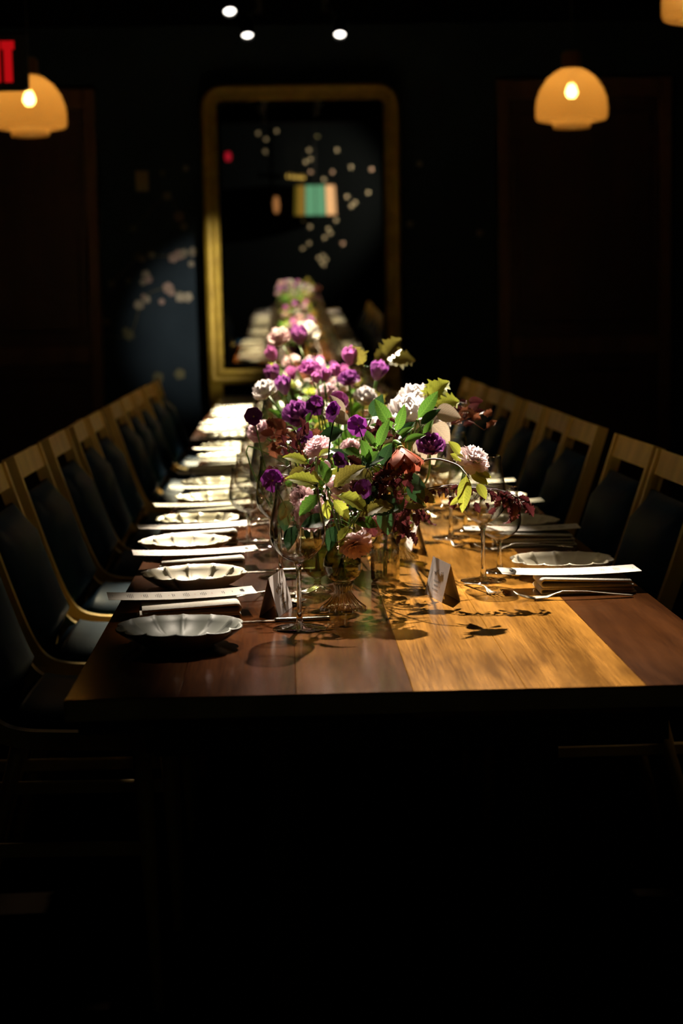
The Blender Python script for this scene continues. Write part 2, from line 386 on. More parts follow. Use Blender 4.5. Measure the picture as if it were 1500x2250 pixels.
# ------------------------------------------------------------------ mirror
ALPHA = math.radians(1.75)
MZ0, MZ1 = .80, 2.62                                  # outer frame bottom and top
MX0, MX1 = -.475, .735
MM = T((MX0+MX1)/2, 10.64, MZ0) @ Matrix.Rotation(ALPHA, 4, 'X')   # leans out over the table at the top
MW, MH = MX1-MX0, MZ1-MZ0
mir = thing('wall_mirror', 'tall gilt framed mirror with rounded top corners behind the far table end', 'mirror', MM)
def rrect(w, h, r, n=8):
    """outline, x centred, z from 0, rounded top corners, square-ish bottom"""
    pts = [(-w/2, 0), (w/2, 0)]
    for i in range(n+1):
        a = math.pi/2*i/n; pts.append((w/2-r+r*math.cos(a), h-r+r*math.sin(a)))
    for i in range(n+1):
        a = math.pi/2+math.pi/2*i/n; pts.append((-w/2+r+r*math.cos(a), h-r+r*math.sin(a)))
    return pts
fb = MB(); prof = [(0, .03), (0, -.015), (.012, -.030), (.030, -.034), (.042, -.022), (.056, -.024), (.070, -.034), (.084, -.018), (.092, -.010), (.098, .0), (.098, .03)]
rings = []
for ins, yy in prof:
    o = rrect(MW-2*ins, MH-2*ins, max(.135-ins, .03)); rings.append([(x, yy, z+ins) for x, z in o])
n = len(rings[0]); vs = [q for r_ in rings for q in r_]; fs = []
for k in range(len(rings)-1):
    for i in range(n):
        j = (i+1) % n; fs.append((k*n+i, k*n+j, k*n+n+j, k*n+n+i))
fb.add(vs, fs)
link('frame', fb.mesh('frame', M['gilt']), mir, MM)
o = rrect(MW-.2, MH-.2, .04)
o = [(x, z+.1) for x, z in o]
o2 = [(x*.962, .1+.026+(z-.1)*.967) for x, z in o]
gb = MB(); gb.add([(x, .004, z) for x, z in o2], [tuple(range(len(o2)))])
link('mirror_glass', gb.mesh('mirror_glass', M['mirror'], False), mir, MM)
bb = MB(); k = len(o); bb.add([(x, .007, z) for x, z in o] + [(x, .004, z) for x, z in o2], [(i, (i+1) % k, k+(i+1) % k, k+i) for i in range(k)])
link('bevelled_edge', bb.mesh('bevelled_edge', M['mirror'], False), mir, MM)
bk = MB(); bk.box((0, .045, MH/2), (MW-.06, .03, MH-.06)); link('backing', bk.mesh('backing', M['darkwood'], False), mir, MM)
for sx in (-1, 1):
    link('foot_post', MB().box((sx*(MW/2-.05), .0, -.36), (.085, .05, .80), None, .008).mesh('foot_post', M['gilt'], False), mir, MM)

def mirror_at(x, y, Yp):
    """where the sight line through a mirror pixel lands on the plane Y=Yp behind the camera"""
    n_ = (MM.to_3x3() @ V((0, -1, 0))).normalized(); p0 = MM @ V((0, .004, .9))
    v = ray(x, y); t = (p0-CAM).dot(n_)/v.dot(n_); h = CAM+v*t
    v2 = v-2*v.dot(n_)*n_; return h+v2*((Yp-h.y)/v2.y)

# what stands behind the camera and shows in the mirror
rear = [(617, 250, 0), (618, 269, 0), (630, 270, 0), (607, 288, 0), (567, 293, 0), (584, 306, 0), (583, 333, 0), (679, 330, 0), (740, 330, 0), (682, 350, 0), (671, 356, 0), (771, 367, 0), (682, 378, 1),
        (711, 394, 0), (730, 378, 1), (762, 432, 0), (780, 445, 0), (809, 423, 0), (772, 452, 0), (666, 485, 0), (681, 498, 0), (738, 484, 0), (721, 503, 0), (726, 512, 0), (713, 522, 0), (679, 535, 0), (665, 546, 0), (753, 535, 1),
        (700, 566, 0), (709, 562, 0), (716, 570, 0), (706, 576, 0), (711, 582, 0), (816, 372, 1), (697, 300, 2)]
for x, y, k in rear:
    p = mirror_at(x, y, -3.19)
    link('blossom', BL[k], wf, frame(p, (0, 1, 0), (random.uniform(-1, 1), 0, random.uniform(-1, 1)), 1.05))
# stained glass lamp
ctr = mirror_at(692, 440, -2.7)
lampM = T(ctr)
lt = thing('stained_glass_lamp', 'stained glass pendant lamp with amber and green panels reflected in the mirror', 'lamp', lampM)
sc_ = .165/26.0*1.0
pw = [(-.30, -.20, 'amber_dark'), (-.20, -.10, 'amber'), (-.10, .06, 'green'), (.06, .30, 'peach')]
M['amber_dark'] = emis('lit_dark_amber', (.35, .25, .03), .30); M['amber'] = emis('lit_amber', (.75, .42, .06), .32)
M['green'] = emis('lit_green', (.16, .42, .22), .75); M['peach'] = emis('lit_peach', (1, .52, .22), 1.0)
R_ = .29
for i in range(12):
    a0, a1 = 2*math.pi*i/12, 2*math.pi*(i+1)/12
    nm = ['peach', 'peach', 'green', 'green', 'amber', 'amber_dark'][i % 6]
    q = MB(); q.add([(R_*math.cos(a)*s, R_*math.sin(a)*s, z) for z, s in ((-.2, 1), (.2, .94)) for a in (a0+.01, a1-.01)], [(0, 1, 3, 2)])
    link('glass_panel', q.mesh('glass_panel', M[nm], False), lt, lampM)
    link('lead_rib', MB().tube([(R_*math.cos(a0), R_*math.sin(a0), -.2), (R_*.94*math.cos(a0), R_*.94*math.sin(a0), .2)], .006, 6).mesh('lead_rib', M['black']), lt, lampM)
link('rod', MB().tube([(0, 0, .2), (0, 0, 3.0-ctr.z)], .01, 8).mesh('rod', M['black']), lt, lampM)
link('top_plate', MB().lathe([(.0, .23), (.24, .2), (.24, .19), (0, .19)], 24).mesh('top_plate', M['black']), lt, lampM)
# small bulbs string, sconce, red lamp
for i, (x, y) in enumerate([(632, 388), (641, 389), (648, 390), (655, 390), (661, 391), (667, 391)]):
    p = mirror_at(x, y, -2.9)
    t_ = thing('string_bulb', f'small gold bulb, {ORD[i]} along the short string reflected above the coloured lamp', 'bulb', T(p), 'gold string bulbs')
    link('bulb', MB().lathe([(0, -.022), (.016, -.012), (.02, 0), (.012, .016), (.006, .022), (0, .022)], 12).mesh('bulb', emis('gold_bulb', (1, .62, .12), .7) if i == 0 else bpy.data.materials['gold_bulb']), t_, T(p))
    link('socket', MB().lathe([(0, .02), (.009, .02), (.009, .05), (0, .05)], 8).mesh('socket', M['brass']), t_, T(p))
    link('cord', MB().tube([(0, 0, .05), (0, 0, 3.0-p.z)], .002, 4).mesh('cord', M['black']), t_, T(p))
for (x, y, c, s, lab, ex) in ((607, 450, (1, .40, .12), .35, 'dim orange wall sconce reflected in the mirror beside the coloured lamp', 1.7), (501, 344, (1, .02, .05), .35, 'small red lamp reflected high in the mirror', .9)):
    p = mirror_at(x, y, -3.1)
    t_ = thing('wall_sconce', lab, 'sconce', T(p))
    link('shade', MB().lathe([(0, -.07*ex), (.03, -.06*ex), (.045, 0), (.03, .06*ex), (0, .07*ex)], 14).mesh('shade', emis('sconce_glow', c, s)), t_, T(p))
    link('wall_plate', MB().box((0, -.075, 0), (.06, .03, .12), None, .006).mesh('wall_plate', M['brass'], False), t_, T(p))

# ------------------------------------------------------------------ ceiling fixtures
for i, x in enumerate((-.10, .27)):
    tr = tag(link('light_track', MB().box((x, 6.7, 2.965), (.035, 6.6, .07), None, .004).mesh('light_track', M['black'], False)),
             ['black lighting track on the ceiling above the exit sign side of table', 'black lighting track on the ceiling above the side away from the exit sign'][i], 'track light')
SPOTLAB = ['track spotlight above the front table end, aimed at the near bouquet', 'track spotlight over the exit sign side, next after the front one', 'track spotlight over the table middle, aimed down the centre',
           'track spotlight over the exit sign side, third along its track', 'tilted white track spotlight, highest of the three lit ones near the mirror', 'bright round track spotlight above the gilt mirror on the exit sign side', 'warm round track spotlight above the gilt mirror away from the exit sign', 'weak added fill spotlight above the front table end']
for (p, a, pw_, dg, bl), lab in zip(TRACK, SPOTLAB):
    p = V(p); d = (V(a)-p).normalized(); Mx = frame(p, d)
    t_ = thing('track_spotlight', lab, 'spotlight', T(p), 'ceiling track spotlights')
    link('housing', MB().lathe([(0, -.075), (.026, -.07), (.036, -.05), (.036, .058), (.034, .066), (.031, .060), (.031, .03), (.0, .03)], 24).mesh('housing', M['black']), t_, Mx)
    link('lens', MB().lathe([(0, .045), (.030, .045)], 24).mesh('lens', M['lens'], False), t_, Mx)
    xt = -.10 if p.x < 0 else .27
    link('bracket', MB().tube([p+d*-.03+V((0, 0, .03)), (xt, p.y+.04, p.z+.12), (xt, p.y+.04, 2.932)], .009, 8).mesh('bracket', M['black']), t_)

def pendant(p, lab):
    Mx = T(p)
    t_ = thing('pendant_lamp', lab, 'lamp', Mx, 'amber glass pendant lamps')
    sh = [(.048, 0), (.075, -.016), (.106, -.040), (.138, -.086), (.154, -.13), (.158, -.17), (.157, -.205), (.150, -.220), (.120, -.226), (.086, -.229), (.083, -.236), (.080, -.254)]
    inn = [(r-.004, z) for r, z in reversed(sh)]
    link('shade', MB().lathe(sh+inn, 40).mesh('shade', M['shade']), t_, Mx)
    link('cap', MB().lathe([(0, .072), (.03, .072), (.042, .06), (.043, .0), (.05, -.004), (.05, -.010), (0, -.010)], 24).mesh('cap', M['brass_dark']), t_, Mx)
    link('bulb', MB().lathe([(0, -.128), (.014, -.125), (.024, -.112), (.026, -.10), (.020, -.082), (.012, -.066), (0, -.066)], 16).mesh('bulb', M['bulb']), t_, Mx)
    link('socket', MB().lathe([(0, -.068), (.014, -.068), (.014, -.008), (0, -.008)], 12).mesh('socket', M['brass_dark']), t_, Mx)
    link('cord', MB().tube([(0, 0, .07), (0, 0, 3.0-p.z)], .004, 6).mesh('cord', M['black']), t_, Mx)
M['brass_dark'] = pbr('dark_brass', (.22, .10, .035), rough=.5, metal=.3)
mt, nt, out = newmat('amber_shade')
tl = nt.nodes.new('ShaderNodeBsdfTranslucent'); tl.inputs[0].default_value = (.88, .60, .26, 1)
df = nt.nodes.new('ShaderNodeBsdfPrincipled'); df.inputs['Base Color'].default_value = (.46, .32, .13, 1); df.inputs['Roughness'].default_value = .15
rf_ = nt.nodes.new('ShaderNodeBsdfRefraction'); rf_.inputs[0].default_value = (.95, .80, .50, 1); rf_.inputs['Roughness'].default_value = .42; rf_.inputs['IOR'].default_value = 1.03
tq = nt.nodes.new('ShaderNodeBsdfTransparent'); tq.inputs[0].default_value = (.97, .85, .6, 1)
tp = nt.nodes.new('ShaderNodeMixShader'); tp.inputs[0].default_value = .45
nt.links.new(rf_.outputs[0], tp.inputs[1]); nt.links.new(tq.outputs[0], tp.inputs[2])
m1 = nt.nodes.new('ShaderNodeMixShader'); m1.inputs[0].default_value = .5; m2 = nt.nodes.new('ShaderNodeMixShader'); m2.inputs[0].default_value = .42
nt.links.new(df.outputs[0], m1.inputs[1]); nt.links.new(tl.outputs[0], m1.inputs[2])
nt.links.new(m1.outputs[0], m2.inputs[1]); nt.links.new(tp.outputs[0], m2.inputs[2]); nt.links.new(m2.outputs[0], out.inputs[0])
M['shade'] = mt
pendant(atY(1255, 150, 7.5), 'glowing amber glass dome pendant hanging in front of the dark door frame')
pendant(atY(62, 165, 7.4), 'glowing amber glass dome pendant hanging beside the red exit sign')
pendant(atY(1566, 66, 5.3)+V((0, 0, .254)), 'amber glass pendant cut by the upper picture corner, nearer than its twin')

# exit sign: only its last letters reach into the picture
pe = atY(17, 134, 6.5); k = 6.5/FPX
Mx = T(pe)
ex = thing('exit_sign', 'red glowing EXIT sign hanging at the top beside an amber pendant', 'sign', Mx)
link('housing', MB().box((-.13, .03, 0), (.40, .04, .21), None, .008).mesh('housing', M['black'], False), ex, Mx)
link('stem', MB().tube([(-.13, .03, .1), (-.13, .03, 3.0-pe.z)], .012, 8).mesh('stem', M['black']), ex, Mx)
def letter(strokes, M_):
    b = MB()
    for (x0, z0, x1, z1) in strokes:
        dx, dz = x1-x0, z1-z0; L = math.hypot(dx, dz); a = math.atan2(dz, dx)
        b.box((0, 0, 0), (L, .006, .03), T((x0+x1)/2, .006, (z0+z1)/2) @ Matrix.Rotation(-a, 4, 'Y'))
    link('letter', b.mesh('letter', M['red'], False), ex, M_)
h = .076
letter([(-.024, h-.018, .024, h-.018), (0, h-.03, 0, -h)], Mx)                                                       # T
letter([(-.044+0, h, -.044, -h)], Mx)                                                                                # I
letter([(-.122, h, -.07, -h), (-.07, h, -.122, -h)], Mx)                                                             # X
letter([(-.19, h, -.19, -h), (-.19, h-.014, -.145, h-.014), (-.19, 0, -.15, 0), (-.19, -h+.014, -.145, -h+.014)], Mx)   # E

# ------------------------------------------------------------------ tables
def table(name, label, x0, cuts, mats, y0, y1):
    Mx = T((x0+cuts[-1])/2, (y0+y1)/2, 0)
    t_ = thing(name, label, 'table', Mx, 'long dining tables end to end')
    xs = [x0]+cuts; g = .0002
    for i in range(len(cuts)):
        b = MB(); b.box(((xs[i]+xs[i+1])/2, (y0+y1)/2, .75-.017), (xs[i+1]-xs[i]-g, y1-y0, .034), None, .0007)
        link('plank', b.mesh('plank', mats[i], False), t_)
    W = xs[-1]-x0; cx = (x0+xs[-1])/2
    link('gap_light_block', MB().box((cx, (y0+y1)/2, .708), (W-.03, y1-y0-.03, .014)).mesh('gap_light_block', M['darkwood'], False), t_)  # hidden board added to stop light leaking through the plank gaps
    if y0 < 3: link('edge_highlight', MB().box((cx, y0-.0032, .7370), (W, .006, .0290), None, .0025).mesh('edge_highlight', M['edge'], False), t_)  # added strip, its pale colour stands for light catching the front edge
    for nm, c, d in (('apron', (cx, y0+.16, .675), (W-.2, .025, .08)), ('apron', (cx, y1-.16, .675), (W-.2, .025, .08)),
                     ('apron', (x0+.1, (y0+y1)/2, .675), (.025, y1-y0-.34, .08)), ('apron', (xs[-1]-.1, (y0+y1)/2, .675), (.025, y1-y0-.34, .08))):
        link(nm, MB().box(c, d).mesh(nm, M['darkwood'], False), t_)
    for lx in (x0+.28, xs[-1]-.28):
        for ly in (y0+.19, y1-.19):
            link('leg', MB().box((lx, ly, .358), (.07, .07, .716), None, .006).mesh('leg', M['darkwood'], False), t_)
    return t_
table('dining_table', 'long planked walnut table with honey coloured middle boards, nearest the camera', -.292, [-.146, .006, .158, .305, .462, .616],
      [M['walnut2'], M['walnut'], M['mid'], M['gold'], M['gold'], M['walnut2']], 2.159, 6.70)
table('dining_table', 'second planked table set end to end before the gilt mirror', -.378, [-.23, -.08, .075, .225, .38, .53],
      [M['walnut'], M['walnut2'], M['mid'], M['mid'], M['walnut'], M['walnut2']], 6.715, 10.2)

# ------------------------------------------------------------------ chairs (face +x)
def chair_meshes():
    pt = [V(q) for q in ((-.205, 0, .905), (-.165, 0, .78), (-.118, 0, .64), (-.085, 0, .560), (-.055, 0, .522), (-.012, 0, .505), (.06, 0, .500), (.24, 0, .496))]
    P = spline(pt, 4)
    def ribbon(P, w, o0, o1, y0, y1, cr=0.0):
        """slab that follows the side line P between offsets o0..o1 from it"""
        b = MB(); N = len(P); vs = []
        ny = 2 if cr == 0 else 7
        for i, q in enumerate(P):
            t = (P[min(i+1, N-1)]-P[max(i-1, 0)]).normalized(); nn = V((t.z*-1, 0, t.x)) * 1.0
            e = min(1, min(i, N-1-i)/2.0) if cr else 1
            for side, off in ((0, o0), (1, o1)):
                for j in range(ny):
                    f = j/(ny-1); y = y0+(y1-y0)*f
                    o_ = off if side == 0 else o0+(off-o0)*((.35+.65*e)*(1-(abs(2*f-1)**4)*.6) if cr else 1)
                    vs.append(q+nn*o_+V((0, y, 0)))
        s = 2*ny; fs = []
        loop = list(range(ny)) + list(range(2*ny-1, ny-1, -1))
        for i in range(N-1):
            for a in range(len(loop)):
                c = loop[a]; d = loop[(a+1) % len(loop)]
                fs.append((i*s+c, i*s+d, i*s+s+d, i*s+s+c))
        fs.append(tuple(loop[::-1])); fs.append(tuple((N-1)*s+c for c in loop))
        b.add(vs, fs); return b
    out = []
    for y in (-.205, .205): out.append(('side_frame', ribbon(P, 0, -.016, .016, y-.011, y+.011), 'chairwood', False))
    tr = [P[0], P[0].lerp(P[4], .45)]
    out.append(('top_rail', ribbon([tr[0], tr[0].lerp(tr[1], .5), tr[1]], 0, -.009, .009, -.194, .194), 'chairwood', False))
    out.append(('back_pad', ribbon(P[3:15], 0, -.004, .055, -.193, .193, 1), 'navy', True))
    out.append(('seat_pad', ribbon(P[16:], 0, -.006, .050, -.193, .193, 1), 'navy', True))
    for y in (-.202, .202):
        out.append(('leg', MB().tube([(.20, y, .49), (.215, y, 0)], [.017, .012], 8), 'chairwood', True))
        out.append(('leg', MB().tube([(-.06, y, .515), (-.20, y, 0)], [.018, .012], 8), 'chairwood', True))
        out.append(('stretcher', MB().box((.015, y, .30), (.38, .014, .026), None, .003), 'chairwood', False))
    out.append(('seat_rail', MB().box((.215, 0, .470), (.022, .40, .035), None, .003), 'chairwood', False))
    return [(n_, b.mesh(n_, M[mn], sm)) for n_, b, mn, sm in out]
CH = chair_meshes()
def chair(x, y, rz, label, group):
    Mx = T(x, y, 0) @ RZ(rz)
    c = thing('dining_chair', label, 'chair', Mx, group)
    for nm, me in CH: link(nm, me, c, Mx)
LY = [3.16, 3.74, 4.31, 4.90, 5.42, 5.87, 6.58, 7.05, 7.56, 8.22, 8.75]
for i, y in enumerate(LY):
    lab = f'wood framed chair with navy leather back, {ORD[i]} from the front along the exit sign side'
    chair(-.665+.205, y, random.uniform(-.03, .03), lab, 'chairs along the exit sign side')
RY = [3.74, 4.24, 4.96, 5.42, 5.95, 6.58, 7.04, 7.58, 8.15]
for i, y in enumerate(RY):
    lab = f'wood framed navy leather chair, {ORD[i]} from the front along the dark door side'
    chair(.885-.205, y, math.pi+random.uniform(-.03, .03), lab, 'chairs along the dark door side')

# ------------------------------------------------------------------ tableware
TZ = .7502
def plate_mesh(mat, R=.094, H=.034, n=12, seg=144):
    prof = [(.03, 0), (.05, .0), (.052, .004), (.072, .014), (.088, .026), (.094, .0315), (.0945, .034), (.091, .0335), (.082, .0245), (.066, .0135), (.048, .0075), (.028, .0058), (.010, .0055), (.0, .0055)]
    def rf(r, z, a, k):
        c = abs(math.cos(a*n/2)); f = max(0, (r-.025)/.069)
        lob = c**.5
        rr = r*(1+f*.065*(lob-.8))
        top = 1 if k >= 7 else .5
        zz = z + f*top*(.0034*(1-lob) if k >= 7 else -.001*lob) + f*f*.0012*math.sin(a*3+1)
        return rr, zz*.92
    return MB().lathe(prof, seg, None, rf).mesh('plate', mat)
PL = plate_mesh(M['plate']); PG = plate_mesh(M['plate_grey'])
def folded(depth):
    """napkin: two sheets folded back on themselves, loops at +x"""
    th = .0035; cl = []; L = .165
    def U(z, gap, x0, sag):
        r = gap/2; pts = [(x0, z)]
        pts += [(L*.3, z), (L-r, z)]
        pts += [(L-r+r*math.sin(a), z+r-r*math.cos(a)) for a in [math.pi*i/6 for i in range(1, 6)]]
        pts += [(L-r, z+gap), (L*.5, z+gap-sag), (x0+.004, z+gap*.55)]
        return pts
    b = MB()
    for z, g, x0, sg in ((.002, .0085, 0, .002), (.0135, .0125, .004, .003)):
        c = U(z, g, x0, sg); up, dn = [], []
        for i, (x, zz) in enumerate(c):
            a = V((*c[max(i-1, 0)], 0)); e = V((*c[min(i+1, len(c)-1)], 0)); t = (e-a).normalized()
            nn = V((-t.y, t.x, 0)); up.append((x+nn.x*th/2, zz+nn.y*th/2)); dn.append((x-nn.x*th/2, zz-nn.y*th/2))
        ring = up+dn[::-1]; n_ = len(up)
        for (y0, y1) in ((-depth/2, depth/2),):
            vs = [(x, y0, z_) for x, z_ in ring]+[(x, y1, z_) for x, z_ in ring]; N = len(ring)
            fs = [(i, (i+1) % N, N+(i+1) % N, N+i) for i in range(N)]
            for i in range(n_-1):
                fs.append((i, N-1-i, N-2-i, i+1)); fs.append((N+i, N+i+1, 2*N-2-i, 2*N-1-i))
            b.add(vs, fs)
    return b.mesh('napkin', M['linen'])
NAP = folded(.085)
MLEN, MWID = .242, .078
def sheet(L, W, th, mat, name):
    b = MB(); nx = 10; vs, fs = [], []
    for k in (0, 1):
        for i in range(nx+1):
            for j in (0, 1):
                f = i/nx; vs.append((-L/2+L*f, (-W/2, W/2)[j], (th if k else 0)+.004*((2*f-1)**2)))
    o = 2*(nx+1)
    for i in range(nx):
        a = 2*i; fs += [(a, a+1, a+3, a+2), (o+a, o+a+2, o+a+3, o+a+1), (a, a+2, o+a+2, o+a), (a+1, o+a+1, o+a+3, a+3)]
    fs += [(0, o, o+1, 1), (2*nx, 2*nx+1, o+2*nx+1, o+2*nx)]
    return b.add(vs, fs).mesh(name, mat, False)
MENU = sheet(MLEN, MWID, .0005, M['paper'], 'menu')
rr = random.Random(3)
def print_lines(groups, mat, name):
    """short marks standing for the tiny print; lines run across the sheet (y), stacked along x"""
    b = MB()
    def q(x0, x1, y0, y1):
        zf = lambda x: .004*((2*(x/MLEN+.5)-1)**2)+.00075
        b.add([(x0, y0, zf(x0)), (x1, y0, zf(x1)), (x1, y1, zf(x1)), (x0, y1, zf(x0))], [(0, 1, 2, 3)])
    for x, hw in groups:
        y = -hw
        while y < hw:
            wd = rr.uniform(.0022, .006); q(x-.00055, x+.00055, y, min(hw, y+wd)); y += wd+.0012
    return b.mesh(name, mat, False)
blk, red = [], []
for x0, ls in ((.084, (.006,)), (.070, (.012, .009)), (.040, (.010, .016, .013, .009)), (.012, (.015, .020, .017, .011)), (-.012, (.010, .013)), (-.034, (.017, .020, .015, .009)), (-.056, (.014, .016, .011)), (-.080, (.016, .020, .018, .012)), (-.113, (.005,))):
    for i, hw in enumerate(ls): blk.append((x0-i*.0029, hw))
for x in (.050, .022, -.021, -.066): red.append((x, .004))
PB = print_lines(blk, M['ink'], 'printed_text'); PR = print_lines(red, M['redink'], 'printed_text')
hd = MB(); hp = [(.100+.0035*math.sin(i*1.1), -.012+i*.0012, .0046-.0006) for i in range(21)]
hd.tube(hp, .0004, 4); HD = hd.mesh('script_heading', M['ink'])

def spoonlike(prof, thick=.0011):
    """sheet of half-widths w at (x, z), with bowl depth b"""
    b = MB(); vs = []; nv = 5
    for x, z, w, dp in prof:
        for s in (0, 1):
            for j in range(nv):
                v = -1+2*j/(nv-1); vs.append((x, v*w, z+dp*(v*v) + (thick if s else 0)))
    fs = []; s = 2*nv; loop = list(range(nv))+list(range(2*nv-1, nv-1, -1)); N = len(prof)
    for i in range(N-1):
        for a in range(len(loop)):
            c, d = loop[a], loop[(a+1) % len(loop)]; fs.append((i*s+c, i*s+d, i*s+s+d, i*s+s+c))
    fs += [tuple(loop[::-1]), tuple((N-1)*s+c for c in loop)]
    return b.add(vs, fs)
def fork_meshes(L, tn):
    k = L/.2
    hb = [(-.098, .002, .0035, 0), (-.094, .0025, .0055, 0), (-.06, .006, .0045, 0), (-.02, .011, .0030, 0), (.02, .0125, .0026, 0), (.035, .008, .0030, 0), (.046, .0025, .0085, .001), (.060, .001, .0115, .002), (.068, .0015, .0118, .001)]
    bd = spoonlike([(x*k, z*k, w*k, d*k) for x, z, w, d in hb], .0016)
    tb = MB()
    for j in range(tn):
        y = (-.0098+.0196*j/(tn-1))*k
        pts = [(x*k, y, z*k+.0008) for x, z in ((.066, .0015), (.080, .004), (.092, .008), (.100, .0125))]
        tb.tube(pts, [.0016, .0014, .0012, .0006], 6)
    return bd.mesh('handle', M['silver']), tb.mesh('tines', M['silver'])
FH, FT = fork_meshes(.205, 4)
DH, DT = fork_meshes(.145, 3)
SH = spoonlike([(-.07, .002, .003, 0), (-.066, .002, .0045, 0), (-.03, .006, .0032, 0), (.01, .008, .0022, 0), (.025, .006, .0030, .0005)], .0015).mesh('handle', M['silver'])
SB = spoonlike([(.024, .006, .003, .0005), (.030, .0035, .009, .003), (.040, .0008, .0145, .006), (.052, .0006, .0158, .007), (.062, .0018, .0125, .006), (.068, .0045, .006, .003), (.070, .006, .001, 0)], .001).mesh('bowl', M['silver'])
kb = MB(); kb.box((-.06, 0, .0035), (.09, .011, .006), None, .002); KH = kb.mesh('handle', M['silver'])
kb = MB(); kb.add([(-.016, -.001, .0015), (.105, -.0006, .0008), (.09, .004, .0008), (-.016, .0085, .0015), (-.016, -.001, .003), (.105, -.0006, .0014), (.09, .004, .0014), (-.016, .0085, .003)],
                  [(3, 2, 1, 0), (4, 5, 6, 7), (0, 1, 5, 4), (1, 2, 6, 5), (2, 3, 7, 6), (3, 0, 4, 7)]); KB = kb.mesh('blade', M['silver'], False)

def wine(h, stem_h, R, Rrim, foot, name):
    bowl = []
    N = 14
    zb = stem_h
    for i in range(N+1):
        f = i/N
        if f < .42: r = R*math.sin(math.pi/2*(f/.42)**.8)**.9
        else: r = Rrim+(R-Rrim)*(.5+.5*math.cos(math.pi*(f-.42)/.58))
        bowl.append((max(r, .0035), zb+(h-zb)*(f**1.15)))
    inner = [(max(r-.0011, .0015), z+.0012 if i < 3 else z) for i, (r, z) in enumerate(bowl)]
    b = MB().lathe(bowl+inner[::-1], 48).mesh('bowl', M['glass'])
    st = MB().lathe([(.0075, .0065), (.0055, .014), (.0040, .03), (.0036, stem_h*.55), (.0042, stem_h*.88), (.0070, stem_h+.0005), (.0125, stem_h+.0055), (.0150, stem_h+.0085), (.009, stem_h+.0078), (0, stem_h+.0074)], 20).mesh('stem', M['glass_solid'])
    ft = MB().lathe([(.0, .0005), (foot*.97, .0003), (foot, .0011), (foot*.97, .0021), (foot*.5, .0042), (.012, .0062), (.0075, .0068), (0, .0068)], 48).mesh('foot', M['glass_foot'])
    return [('bowl', b), ('stem', st), ('foot', ft)]
M['glass_foot'] = thinglass('foot_glass', (.92, .90, .88), (.35, .33, .3), 1.6)
WG = wine(.228, .104, .0435, .0335, .042, 'wine'); HG = wine(.160, .060, .041, .034, .036, 'water')
def glass(kind, x, y, label, group):
    Mx = T(x, y, TZ); t_ = thing('wine_glass' if kind is WG else 'water_glass', label, 'glass', Mx, group)
    for nm, me in kind: link(nm, me, t_, Mx @ RZ(random.random()*6))
def tentcard(x, y, rz, label):
    Mx = T(x, y, TZ) @ RZ(rz); t_ = thing('place_card', label, 'place card', Mx, 'tented place cards')
    L, H, w_, th = .105, .064, .0165, .0006
    b = MB()
    for s in (-1, 1):
        b.add([(s*w_, -L/2, 0), (s*w_, L/2, 0), (0, L/2, H), (0, -L/2, H), (s*(w_-th), -L/2, 0), (s*(w_-th), L/2, 0), (0, L/2, H-th*3), (0, -L/2, H-th*3)],
              [(0, 1, 2, 3), (7, 6, 5, 4), (0, 3, 7, 4), (1, 5, 6, 2), (0, 4, 5, 1)])
    link('folded_card', b.mesh('folded_card', M['card'], False), t_, Mx)
    b = MB()
    for s in (-1, 1):
        def P_(u, v): # u along y, v up the face
            return V((s*w_*(1-v/H)+s*.0004, -s*u, v))
        b.tube([P_(-.026+i*.0024, .043+.0028*math.sin(i*1.7)+.0025*math.sin(i*.6)) for i in range(22)], .0003, 4)
        for r_, hw in ((.027, .018), (.020, .012), (.013, .016)):
            u = -hw
            while u < hw:
                q = min(hw, u+.004); b.add([P_(u, r_), P_(q, r_), P_(q, r_+.0022), P_(u, r_+.0022)], [(0, 1, 2, 3)]); u += .0056
        uu = -.038*s
        b.add([P_(uu, .001), P_(uu+.0012, .001), P_(uu+.0012, .062), P_(uu, .062)], [(0, 1, 2, 3)])
    link('handwriting', b.mesh('handwriting', M['ink_soft'], False), t_, Mx)['kind'] = 'stuff'
